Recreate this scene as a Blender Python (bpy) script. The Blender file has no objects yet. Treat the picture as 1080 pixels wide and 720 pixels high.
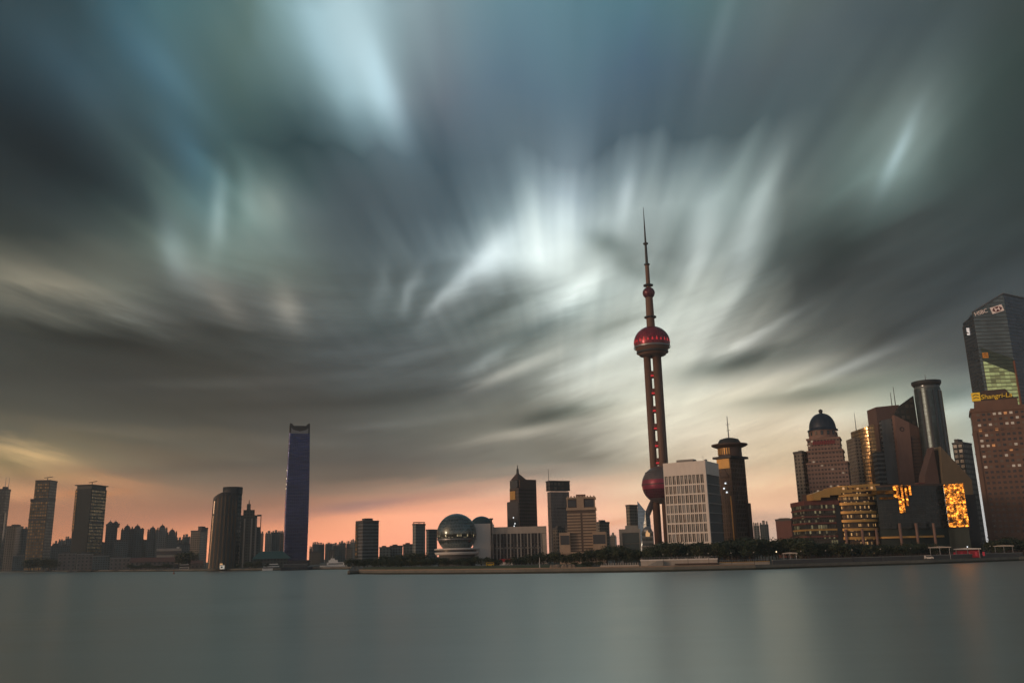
import bpy, bmesh, math, random
import numpy as np
from math import sin, cos, tan, atan, atan2, radians, degrees, pi, sqrt, asin, hypot
from mathutils import Matrix, Vector

random.seed(7)
SC = bpy.context.scene
COL = SC.collection

# ------------------------------------------------------------------ camera
F_PX, PITCH, ROLL, CAM_H = 912.0, atan(223 / 912.0), radians(1.38), 12.0
f_ = Vector((0, cos(PITCH), sin(PITCH)))
u_ = Vector((0, -sin(PITCH), cos(PITCH)))
r_ = Vector((1, 0, 0))
right = r_ * cos(ROLL) - u_ * sin(ROLL)
up = r_ * sin(ROLL) + u_ * cos(ROLL)
cam = bpy.data.cameras.new("camera")
cam.sensor_width = 36
cam.lens = 36 * F_PX / 1080
cam.clip_start, cam.clip_end = 1.0, 60000
camo = bpy.data.objects.new("camera", cam)
COL.objects.link(camo)
m = Matrix.Identity(4)
for i in range(3):
    m[i][0], m[i][1], m[i][2] = right[i], up[i], -f_[i]
m[0][3], m[1][3], m[2][3] = 0, 0, CAM_H
camo.matrix_world = m
SC.camera = camo
SC.view_settings.view_transform = 'Standard'
SC.view_settings.look = 'None'
SC.view_settings.exposure = 0.0
SC.view_settings.gamma = 1.0
SC.cycles.use_denoising = True
SC.cycles.max_bounces = 6
SC.cycles.volume_bounces = 1
SC.cycles.transparent_max_bounces = 8


def ray(px, py):
    a, b = px - 540, 360 - py
    c, s = cos(ROLL), sin(ROLL)
    X, Y = (a * c + b * s) / F_PX, (-a * s + b * c) / F_PX
    return Vector((X, cos(PITCH) - Y * sin(PITCH), sin(PITCH) + Y * cos(PITCH))).normalized()


# ------------------------------------------------------------------ light
SUN_AZ, SUN_EL = radians(-118), radians(7)          # measured from the view axis, low in the west behind and left
s_dir = Vector((sin(SUN_AZ) * cos(SUN_EL), cos(SUN_AZ) * cos(SUN_EL), sin(SUN_EL)))
sun = bpy.data.lights.new("sun", 'SUN')
sun.energy = 0.85
sun.angle = radians(10)
sun.color = (1.0, 0.72, 0.52)
suno = bpy.data.objects.new("sun", sun)
COL.objects.link(suno)
suno.rotation_euler = s_dir.to_track_quat('Z', 'Y').to_euler()


def lin(c):
    return tuple((x / 255 / 12.92) if x <= 10 else ((x / 255 + 0.055) / 1.055) ** 2.4 for x in c)


class NT:
    """small helper for building node trees"""
    def __init__(s, tree):
        s.t = tree
        s.n, s.l = tree.nodes, tree.links

    def node(s, kind, **kw):
        n = s.n.new(kind)
        for k, v in kw.items():
            setattr(n, k, v)
        return n

    def put(s, sock, v):
        if isinstance(v, bpy.types.NodeSocket):
            s.l.new(v, sock)
        elif v is not None:
            sock.default_value = v

    def m(s, op, a, b=None, c=None, clamp=False):
        n = s.node('ShaderNodeMath', operation=op, use_clamp=clamp)
        for i, v in enumerate((a, b, c)):
            s.put(n.inputs[i], v)
        return n.outputs[0]

    def vm(s, op, a, b=None, scale=None):
        n = s.node('ShaderNodeVectorMath', operation=op)
        s.put(n.inputs[0], a)
        s.put(n.inputs[1], b)
        if scale is not None:
            s.put(n.inputs['Scale'], scale)
        return n.outputs['Value'] if op in ('DOT_PRODUCT', 'LENGTH') else n.outputs[0]

    def xyz(s, x, y, z=0.0):
        n = s.node('ShaderNodeCombineXYZ')
        for i, v in enumerate((x, y, z)):
            s.put(n.inputs[i], v)
        return n.outputs[0]

    def sep(s, v):
        n = s.node('ShaderNodeSeparateXYZ')
        s.put(n.inputs[0], v)
        return n.outputs

    def mix(s, f, a, b, mode='MIX'):
        n = s.node('ShaderNodeMix', data_type='RGBA', blend_type=mode)
        n.clamp_factor = True
        s.put(n.inputs[0], f)
        for i, v in ((6, a), (7, b)):
            if isinstance(v, tuple) and len(v) == 3:
                v = v + (1,)
            s.put(n.inputs[i], v)
        return n.outputs[2]

    def ss(s, v, a, b):
        n = s.node('ShaderNodeMapRange', interpolation_type='SMOOTHSTEP')
        s.put(n.inputs[0], v)
        n.inputs[1].default_value, n.inputs[2].default_value = a, b
        return n.outputs[0]

    def lr(s, v, a, b, c=0.0, d=1.0):
        n = s.node('ShaderNodeMapRange')
        s.put(n.inputs[0], v)
        for i, k in enumerate((a, b, c, d)):
            n.inputs[i + 1].default_value = k
        return n.outputs[0]

    def noise(s, vec, scale=1.0, detail=2.0, rough=0.5, dim='3D'):
        n = s.node('ShaderNodeTexNoise', noise_dimensions=dim)
        s.put(n.inputs['Vector'], vec)
        n.inputs['Scale'].default_value = scale
        n.inputs['Detail'].default_value = detail
        n.inputs['Roughness'].default_value = rough
        return n.outputs['Fac']


# Sky colours seen towards each bearing (columns) and height above the horizon (rows), sRGB.
SKY_AZ = list(range(-35, 36, 5))
SKY = [
 (0.8, [(180,118,86),(190,125,90),(215,140,105),(232,150,112),(240,155,120),(240,160,128),(236,160,132),(228,162,140),(216,164,146),(200,160,142),(190,160,145),(178,158,146),(172,165,162),(175,180,188),(175,180,188)]),
 (2.5, [(160,112,86),(165,115,88),(165,115,90),(178,123,96),(190,132,104),(236,162,128),(242,170,140),(242,178,148),(234,184,157),(230,187,157),(224,182,152),(208,173,147),(188,176,168),(180,190,196),(175,185,195)]),
 (4.0, [(170,124,90),(172,126,92),(170,124,94),(140,111,90),(132,107,91),(150,124,107),(188,152,130),(224,180,154),(226,190,165),(231,206,176),(231,199,166),(226,191,156),(202,191,172),(185,193,193),(180,188,190)]),
 (6.0, [(170,146,104),(172,148,106),(128,111,87),(108,97,81),(103,94,83),(97,91,84),(108,104,97),(130,126,116),(152,147,136),(223,209,185),(231,211,181),(223,201,169),(206,201,179),(175,185,180),(165,176,172)]),
 (8.0, [(86,83,70),(84,81,69),(79,77,67),(77,75,67),(80,78,73),(80,80,76),(106,106,99),(140,138,128),(166,163,151),(226,219,199),(227,215,191),(210,201,178),(180,187,171),(145,155,152),(130,140,138)]),
 (10.5, [(62,63,57),(63,64,58),(65,65,60),(71,70,64),(77,76,72),(82,86,84),(92,96,94),(118,121,115),(204,205,191),(224,224,207),(190,187,171),(146,147,136),(106,109,104),(84,89,89),(78,84,84)]),
 (13.0, [(62,65,61),(62,65,61),(65,67,63),(70,72,68),(78,82,80),(90,97,98),(96,104,104),(135,142,136),(187,193,184),(216,220,208),(164,165,156),(105,108,103),(71,75,74),(66,72,74),(62,68,70)]),
 (16.0, [(112,110,97),(124,121,107),(108,110,100),(94,99,94),(104,107,103),(90,100,100),(98,108,108),(118,128,126),(192,203,196),(206,214,205),(172,178,169),(83,88,87),(65,71,71),(59,67,69),(55,63,65)]),
 (19.0, [(54,60,56),(56,64,62),(74,84,81),(112,128,120),(104,115,110),(85,97,100),(106,121,126),(194,209,209),(202,214,208),(152,162,159),(152,163,159),(86,95,93),(69,77,76),(57,67,67),(49,59,59)]),
 (22.0, [(38,47,49),(41,52,56),(55,70,74),(106,130,124),(101,117,117),(79,92,98),(85,101,109),(140,159,164),(187,203,204),(166,180,179),(160,176,174),(103,114,111),(112,132,128),(61,74,72),(47,58,58)]),
 (26.0, [(39,54,61),(41,58,66),(61,80,84),(66,89,89),(58,78,82),(80,99,106),(85,103,113),(98,116,126),(95,113,123),(78,96,106),(82,98,103),(78,92,96),(90,103,101),(66,80,78),(50,63,60)]),
 (30.0, [(49,66,72),(50,69,75),(70,98,105),(82,106,105),(106,132,135),(150,178,185),(112,123,133),(98,121,136),(95,119,133),(80,103,119),(85,101,109),(88,100,104),(76,88,92),(70,82,84),(62,72,70)]),
 (35.0, [(58,75,80),(55,73,79),(75,111,119),(95,121,119),(145,176,183),(160,186,193),(130,149,156),(110,141,151),(98,131,143),(88,123,133),(90,119,123),(100,116,116),(88,99,99),(78,91,91),(68,79,77)]),
 (45.0, [(70,90,98)] * 15),
 (90.0, [(78,95,104)] * 15),
]
# brighter and darker streaks of the long drifting cloud deck: px, py, half length, half width, colour added
STREAKS = [
 (372, 50, 90, 26, (22, 24, 24)), (406, 105, 50, 12, (24, 28, 30)), (345, 60, 70, 14, (14, 18, 20)),
 (445, 110, 110, 16, (-8, -12, -10)), (180, 80, 60, 18, (6, 18, 20)), (200, 160, 50, 14, (-2, 10, 8)),
 (330, 170, 70, 26, (-10, -8, -6)), (660, 208, 30, 7, (36, 38, 36)), (640, 180, 40, 12, (-14, -10, -10)),
 (710, 260, 40, 9, (-20, -20, -18)), (740, 270, 26, 8, (20, 20, 18)), (30, 150, 70, 20, (-14, -12, -10)),
 (60, 60, 60, 20, (8, 12, 14)), (760, 40, 50, 7, (14, 14, 12)), (110, 200, 90, 26, (-8, -8, -6)),
]
# flat wisps low in the sky: px, py, half length, half width, tilt in degrees, colour added
WISPS = [
 (228, 224, 36, 6, 92, (34, 42, 39)), (282, 216, 30, 15, 95, (34, 33, 27)), (258, 208, 32, 8, 94, (16, 22, 20)), (186, 258, 32, 8, 112, (18, 27, 24)),
 (208, 288, 40, 9, 122, (16, 20, 17)), (243, 314, 30, 8, 130, (32, 30, 24)), (304, 322, 26, 9, 120, (38, 35, 28)), (205, 190, 60, 14, 110, (-4, 8, 8)), (265, 262, 40, 30, 100, (8, 10, 8)),
 (436, 305, 24, 5, 66, (34, 38, 36)), (488, 298, 46, 7, 47, (46, 50, 48)), (468, 312, 26, 4, 52, (30, 32, 30)), (522, 272, 46, 12, 52, (44, 48, 46)), (405, 300, 26, 6, 75, (16, 18, 18)),
 (590, 225, 70, 22, 76, (40, 44, 42)), (574, 270, 24, 22, 29, (22, 24, 21)), (640, 258, 30, 11, -20, (-50, -48, -46)), (672, 286, 40, 10, -24, (-28, -28, -26)), (615, 300, 40, 9, 40, (30, 30, 28)),
 (797, 228, 70, 10, 60, (38, 42, 40)), (742, 240, 44, 10, 72, (24, 26, 24)), (949, 160, 38, 4.5, 56, (32, 42, 41)), (962, 142, 78, 22, 53, (24, 32, 29)), (850, 285, 80, 30, 40, (-16, -16, -14)), (905, 235, 70, 22, 45, (-8, -8, -6)),
 (780, 285, 50, 8, 62, (16, 16, 14)), (150, 380, 130, 26, -2, (-10, -9, -8)), (330, 395, 130, 24, 3, (-8, -7, -6)), (60, 350, 90, 7, -8, (-12, -10, -8)), (230, 352, 90, 7, -2, (-14, -12, -10)),
 (150, 362, 150, 9, -3, (-9, -8, -7)), (250, 402, 120, 5, 4, (11, 11, 10)), (310, 428, 140, 8, 3, (-10, -9, -8)), (120, 452, 120, 6, -4, (14, 12, 7)), (310, 466, 110, 6, 2, (9, 7, 5)), (230, 492, 140, 6, 3, (-12, -10, -6)), (430, 445, 70, 5, 6, (14, 14, 13)), (450, 415, 70, 7, 8, (-12, -12, -11)), (400, 350, 60, 8, 12, (-10, -9, -8)), (440, 375, 60, 5, 14, (12, 12, 11)),
 (770, 430, 100, 50, 0, (14, 14, 11)), (620, 395, 30, 26, 0, (10, 10, 8)),
 (60, 300, 80, 14, -16, (18, 16, 12)), (150, 335, 50, 9, -22, (18, 18, 14)), (35, 476, 44, 7, -14, (48, 40, 18)), (25, 520, 28, 7, -10, (24, 22, 8)),
 (95, 505, 60, 6, -6, (30, 20, 6)), (90, 521, 30, 3, 4, (36, 4, 0)), (12, 490, 24, 6, -30, (-30, -26, -18)), (40, 462, 30, 3, -24, (26, 20, 10)),
 (540, 392, 50, 6, 22, (50, 48, 42)), (520, 375, 34, 5, 30, (40, 40, 36)), (596, 434, 58, 9, 10, (-74, -72, -64)), (560, 420, 50, 8, 18, (-14, -14, -12)),
 (540, 458, 60, 6, 10, (40, 38, 32)), (620, 478, 60, 10, -8, (-24, -24, -22)), (560, 350, 60, 10, 24, (-40, -38, -34)), (520, 330, 40, 9, 26, (-24, -22, -20)),
 (590, 395, 24, 8, 24, (14, 12, 10)), (640, 345, 40, 8, 18, (-34, -34, -32)), (650, 370, 40, 6, 20, (20, 20, 18)), (600, 315, 40, 7, 30, (28, 28, 26)),
 (768, 385, 52, 10, 9, (-84, -80, -72)), (830, 395, 70, 7, 14, (36, 34, 30)), (850, 420, 60, 7, 8, (-50, -46, -38)), (800, 355, 50, 5, 28, (36, 36, 34)),
 (890, 388, 60, 5, 18, (44, 44, 40)), (905, 370, 60, 7, 20, (-12, -12, -10)), (800, 422, 40, 5, 6, (-34, -32, -28)), (880, 440, 60, 8, 6, (20, 22, 18)), (760, 330, 40, 7, 40, (20, 20, 20)),
 (700, 420, 50, 20, 0, (6, 4, 2)), (1020, 430, 50, 10, 10, (20, 24, 24)), (1005, 415, 24, 8, 6, (-26, -24, -20)), (790, 545, 60, 5, 0, (-26, -20, -12)), (640, 552, 40, 3, 6, (0, -18, -8)),
 (480, 520, 60, 6, 6, (-20, -14, -8)), (390, 500, 80, 10, 2, (-12, -10, -8)), (480, 530, 40, 3, 4, (14, 8, 6)), (300, 545, 80, 5, 3, (-20, -10, -6)), (370, 535, 50, 5, 5, (-50, -22, -12)),
 (180, 570, 60, 5, -6, (30, 16, 12)), (60, 560, 60, 8, -2, (-6, -4, -2)), (215, 540, 60, 8, 4, (-14, -8, -6)), (560, 500, 50, 5, 4, (-22, -16, -12)), (1038, 505, 12, 20, 60, (18, 22, 20)),
]


def hermite(xs, ys, x):
    xs, ys = np.array(xs, float), np.array(ys, float)
    k = max(0, min(len(xs) - 2, int(np.searchsorted(xs, x) - 1)))
    h = xs[k + 1] - xs[k]
    d = (ys[k + 1] - ys[k]) / h
    d0 = (ys[k] - ys[k - 1]) / (xs[k] - xs[k - 1]) if k > 0 else d
    d1 = (ys[k + 2] - ys[k + 1]) / (xs[k + 2] - xs[k + 1]) if k < len(xs) - 2 else d
    m0 = np.where(d0 * d > 0, 2 * d0 * d / np.where(d0 + d == 0, 1, d0 + d), 0)
    m1 = np.where(d1 * d > 0, 2 * d1 * d / np.where(d1 + d == 0, 1, d1 + d), 0)
    t = (x - xs[k]) / h
    return (2*t**3 - 3*t**2 + 1) * ys[k] + (t**3 - 2*t**2 + t) * h * m0 + (-2*t**3 + 3*t**2) * ys[k+1] + (t**3 - t**2) * h * m1


VP_AZ = radians(3.3)                                   # the wind blows the deck towards this bearing


def make_world():
    w = bpy.data.worlds.new("World")
    SC.world = w
    w.use_nodes = True
    w.cycles.sampling_method = 'MANUAL'
    w.cycles.sample_map_resolution = 1024
    T = NT(w.node_tree)
    T.n.clear()
    out = T.node('ShaderNodeOutputWorld')
    bg = T.node('ShaderNodeBackground')
    bg.inputs['Strength'].default_value = 0.1
    T.l.new(bg.outputs[0], out.inputs[0])
    D = T.node('ShaderNodeTexCoord').outputs['Generated']
    dx, dy, dz = T.sep(D)
    c, s = cos(VP_AZ), sin(VP_AZ)
    x2 = T.m('SUBTRACT', T.m('MULTIPLY', dx, c), T.m('MULTIPLY', dy, s))
    y2 = T.m('ADD', T.m('MULTIPLY', dx, s), T.m('MULTIPLY', dy, c))
    elev = T.m('MULTIPLY', T.m('ARCSINE', dz), 180 / pi)
    az = T.m('MULTIPLY', T.m('ARCTAN2', dx, dy), 180 / pi)
    zc = T.m('MAXIMUM', dz, 0.02)
    u, v = T.m('DIVIDE', x2, zc), T.m('DIVIDE', y2, zc)
    lv = T.m('LOGARITHM', T.m('MAXIMUM', T.m('ABSOLUTE', v), 0.05), math.e)
    hi = T.ss(elev, 7, 15)
    # drift along the wind: fingers at every cloud edge
    phi = T.m('ARCTAN2', dz, x2)
    rr = T.m('ARCCOSINE', y2)
    n1 = T.m('SUBTRACT', T.noise(T.xyz(T.m('MULTIPLY', phi, 5.0), T.m('MULTIPLY', lv, 1.2), 0.0), 1.0, 2.0, 0.5), 0.5)
    n1b = T.m('SUBTRACT', T.noise(T.xyz(T.m('MULTIPLY', phi, 17.0), T.m('MULTIPLY', lv, 1.5), 4.0), 1.0, 1.0, 0.5), 0.5)
    nn = T.m('ADD', T.m('MULTIPLY', n1, 0.30), T.m('MULTIPLY', n1b, 0.12))
    v2 = T.m('MULTIPLY', v, T.m('ADD', 1.0, T.m('MULTIPLY', nn, hi)))
    aw = T.m('ADD', T.m('MULTIPLY', T.m('ARCTAN2', u, v2), 180 / pi), degrees(VP_AZ))
    ew = T.m('MULTIPLY', T.m('ARCTAN2', 1.0, T.m('SQRT', T.m('ADD', T.m('MULTIPLY', u, u), T.m('MULTIPLY', v2, v2)))), 180 / pi)
    lowmask = T.ss(elev, 1.2, 2.0)
    ew = T.m('ADD', T.m('MULTIPLY', ew, lowmask), T.m('MULTIPLY', elev, T.m('SUBTRACT', 1.0, lowmask)))
    # flat wisps of the low sky
    a12 = T.m('ADD', az, 12.0)
    tilt = T.m('MULTIPLY', 0.30, T.m('SQRT', T.m('ADD', T.m('MULTIPLY', a12, a12), 64.0)))
    q = T.m('SUBTRACT', elev, tilt)
    n2 = T.m('SUBTRACT', T.noise(T.xyz(T.m('MULTIPLY', az, 0.085), T.m('MULTIPLY', q, 0.5), 9.0), 1.0, 4.0, 0.62), 0.5)
    lo = T.m('MULTIPLY', T.ss(elev, 2.0, 5.0), T.m('SUBTRACT', 1.0, T.ss(elev, 15.0, 22.0)))
    ew = T.m('ADD', ew, T.m('MULTIPLY', T.m('MULTIPLY', n2, lo), 2.6))
    # rows of colour
    es = [r[0] for r in SKY]
    fine = []
    cols = np.linspace(-36, 36, 31)
    for e in [0.8, 1.6, 2.5, 3.2, 4, 5, 6, 7, 8, 9.2, 10.5, 11.7, 13, 14.5, 16, 17.5, 19, 20.5, 22, 24, 26, 28, 30, 32.5, 35, 45, 90]:
        gain = np.array((1.24, 1.22, 1.18) if e < 3 else (1.16, 1.13, 1.10) if e < 5 else (1.05, 1.045, 1.03) if 5 <= e < 10 else (1.0, 1.0, 1.0))
        base = gain * np.array([hermite(es, np.array([r[1][k] for r in SKY]), e) for k in range(15)])
        fine.append((e, [hermite(SKY_AZ, base, max(-35, min(35, a))) for a in cols]))
    fac = T.lr(aw, -36, 36)
    prev = None
    for i, (e, cl) in enumerate(fine):
        n = T.node('ShaderNodeValToRGB')
        T.put(n.inputs[0], fac)
        cr = n.color_ramp
        cr.interpolation = 'EASE' if False else 'LINEAR'
        cr.elements[0].position = 0
        cr.elements[1].position = 1
        for j in range(1, 30):
            cr.elements.new(j / 30)
        for j in range(31):
            cr.elements[j].color = lin(np.clip(cl[j], 0, 400)) + (1,)
        if prev is None:
            prev = n.outputs[0]
        else:
            prev = T.mix(T.lr(ew, fine[i - 1][0], e), prev, n.outputs[0])
    front = prev
    # single streaks and wisps, worked in display space so that their strength can be read off
    gm = T.node('ShaderNodeGamma')
    T.put(gm.inputs[0], front)
    gm.inputs[1].default_value = 1 / 2.2
    sc_ = T.node('ShaderNodeSeparateColor')
    T.put(sc_.inputs[0], gm.outputs[0])
    disp = T.xyz(*sc_.outputs[:3])
    phi_w = T.m('ADD', phi, T.m('MULTIPLY', n1b, 0.02))
    rr_w = T.m('ADD', rr, T.m('MULTIPLY', nn, T.m('MULTIPLY', rr, 0.5)))
    pos = T.xyz(phi_w, rr_w, 1.0)
    L, W = 0.0, 0.0

    def blob(P, loc, rot, size, cadd, L, W):
        ct, st = cos(rot), sin(rot)
        a1 = T.vm('DOT_PRODUCT', P, (ct / size[0], st / size[0], -(ct * loc[0] + st * loc[1]) / size[0]))
        a2 = T.vm('DOT_PRODUCT', P, (-st / size[1], ct / size[1], -(-st * loc[0] + ct * loc[1]) / size[1]))
        g = T.m('POWER', math.exp(-1), T.m('MULTIPLY_ADD', a1, a1, T.m('MULTIPLY', a2, a2)))
        L = T.m('MULTIPLY_ADD', g, cadd[1] / 255, L)
        w_ = (cadd[0] - cadd[2]) / 2
        if abs(w_) >= 3:
            W = T.m('MULTIPLY_ADD', g, w_ / 255, W)
        return L, W
    for (px, py, hl, hw, cadd) in STREAKS:
        d = ray(px, py)
        X, Y = d.x * c - d.y * s, d.x * s + d.y * c
        p0, r0 = atan2(d.z, X), math.acos(Y)
        sp, sr = hw / F_PX / max(0.12, sin(r0)) * 1.25, hl / F_PX * 1.1
        L, W = blob(pos, (p0, r0), 0, (sp, sr), cadd, L, W)
    az_w = T.m('ADD', az, T.m('MULTIPLY', n2, 6.0))
    el_w = T.m('ADD', elev, T.m('MULTIPLY', n2, 1.4))
    pos2 = T.xyz(az_w, el_w, 1.0)
    pos3 = T.xyz(T.m('ADD', az, T.m('MULTIPLY', n1, 2.0)), T.m('ADD', elev, T.m('MULTIPLY', nn, 4.0)), 1.0)
    for (px, py, hl, hw, tl, cadd) in WISPS:
        d = ray(px, py)
        k = degrees(1 / F_PX)
        L, W = blob(pos3 if abs(tl) > 28 or py < 300 else pos2, (degrees(atan2(d.x, d.y)), degrees(asin(d.z))), radians(tl), (hl * k, hw * k * (1.5 if abs(tl) > 28 else 1.1)), cadd, L, W)
    disp = T.vm('ADD', disp, T.xyz(T.m('ADD', L, W), L, T.m('SUBTRACT', L, W)))
    lum = T.m('ADD', 1.0, T.m('MULTIPLY', T.m('MULTIPLY', T.m('ADD', n1b, T.m('MULTIPLY', n1, 0.6)), hi), 0.13))
    lum = T.m('ADD', lum, T.m('MULTIPLY', T.m('MULTIPLY', n2, lo), 0.46))
    disp = T.vm('SCALE', disp, None, lum)
    disp = T.vm('SUBTRACT', T.vm('SCALE', disp, None, 1.035), (0.030, 0.026, 0.026))
    disp = T.vm('MAXIMUM', disp, (0.02, 0.02, 0.02))
    gm2 = T.node('ShaderNodeGamma')
    T.put(gm2.inputs[0], disp)
    gm2.inputs[1].default_value = 2.2
    front = gm2.outputs[0]
    # the western half of the sky, behind the camera: the sunset itself
    n = T.node('ShaderNodeValToRGB')
    T.put(n.inputs[0], T.lr(elev, 0, 90))
    cr = n.color_ramp
    stops = [(0, (0.44, 0.28, 0.21)), (0.06, (0.33, 0.28, 0.26)), (0.14, (0.19, 0.22, 0.245)), (0.28, (0.11, 0.15, 0.175)), (0.5, (0.085, 0.115, 0.135)), (1, (0.075, 0.105, 0.12))]
    cr.elements[0].color = stops[0][1] + (1,)
    cr.elements[1].color = stops[-1][1] + (1,)
    for p, cc in stops[1:-1]:
        cr.elements.new(p).color = cc + (1,)
    glow = T.vm('DOT_PRODUCT', D, tuple(s_dir))
    g = T.m('EXPONENT', T.m('MULTIPLY', T.m('SUBTRACT', 1.0, glow), -22.0))
    wide = T.m('EXPONENT', T.m('MULTIPLY', T.m('SUBTRACT', 1.0, glow), -3.5))
    west = T.vm('ADD', n.outputs[0], T.vm('SCALE', (2.6, 1.15, 0.35), None, g))
    west = T.vm('ADD', west, T.vm('SCALE', (0.17, 0.115, 0.08), None, wide))
    cloudy = T.lr(T.noise(T.xyz(T.m('MULTIPLY', u, 1.2), T.m('MULTIPLY', v, 1.2), 2.0), 1.0, 3.0), 0.3, 0.7, 0.75, 1.15)
    west = T.vm('SCALE', west, None, cloudy)
    back = T.ss(T.m('ABSOLUTE', az), 42, 95)
    both = T.mix(back, front, west)
    sky = T.node('ShaderNodeTexSky', sky_type='NISHITA')
    sky.sun_disc = False
    sky.sun_elevation = SUN_EL
    sky.sun_rotation = SUN_AZ
    clouds = T.vm('SCALE', both, None, 10.0)
    T.put(bg.inputs['Color'], T.mix(0.995, sky.outputs[0], clouds))


make_world()
# ------------------------------------------------------------------ placing helpers (real metres from bearings)
G = 2.5                                                 # street level above the water


def zat(px, py, Y):
    d = ray(px, py)
    return CAM_H + Y * d.z / d.y


def xat(px, py, Y):
    d = ray(px, py)
    return Y * d.x / d.y


def gp(px, Y, z=G):
    py = 586.0
    for _ in range(12):
        py += (zat(px, py, Y) - z) * F_PX / Y * 0.9
    return xat(px, py, Y)


def wl(px, py):                                         # where the water line seen at a pixel really lies
    d = ray(px, py)
    t = -CAM_H / d.z
    return (d.x * t, d.y * t)


def facing(pl, pr, Y, depth, turn=0.0, py=None):
    """a block turned to the river: centre, rotation, width, depth"""
    xl, xr = (gp(pl, Y), gp(pr, Y)) if py is None else (xat(pl, py, Y), xat(pr, py, Y))
    a = atan2((xl + xr) / 2, Y)
    w = (xr - xl) * cos(a)
    rot = -a + radians(turn)
    cx, cy = (xl + xr) / 2, Y
    return (cx + sin(a) * depth / 2, cy + cos(a) * depth / 2, rot, w, depth)


def corner(pl, pc, pr, Y, beta, py=None):
    """a block showing two faces: its near corner at pc, the left face turned by beta degrees"""
    fx = (lambda p: gp(p, Y)) if py is None else (lambda p: xat(p, py, Y))
    C = np.array([fx(pc), Y])
    a = atan2(C[0], C[1]) + radians(beta)
    dl, dr = np.array([-cos(a), sin(a)]), np.array([sin(a), cos(a)])

    def hit(p, dv):
        t = fx(p) / Y                                # X / Y on that bearing
        k = (t * C[1] - C[0]) / (dv[0] - t * dv[1])
        return abs(k)
    w, d = hit(pl, dl), hit(pr, dr)
    c = C + dl * w / 2 + dr * d / 2
    return (c[0], c[1], -a, w, d)


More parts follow.
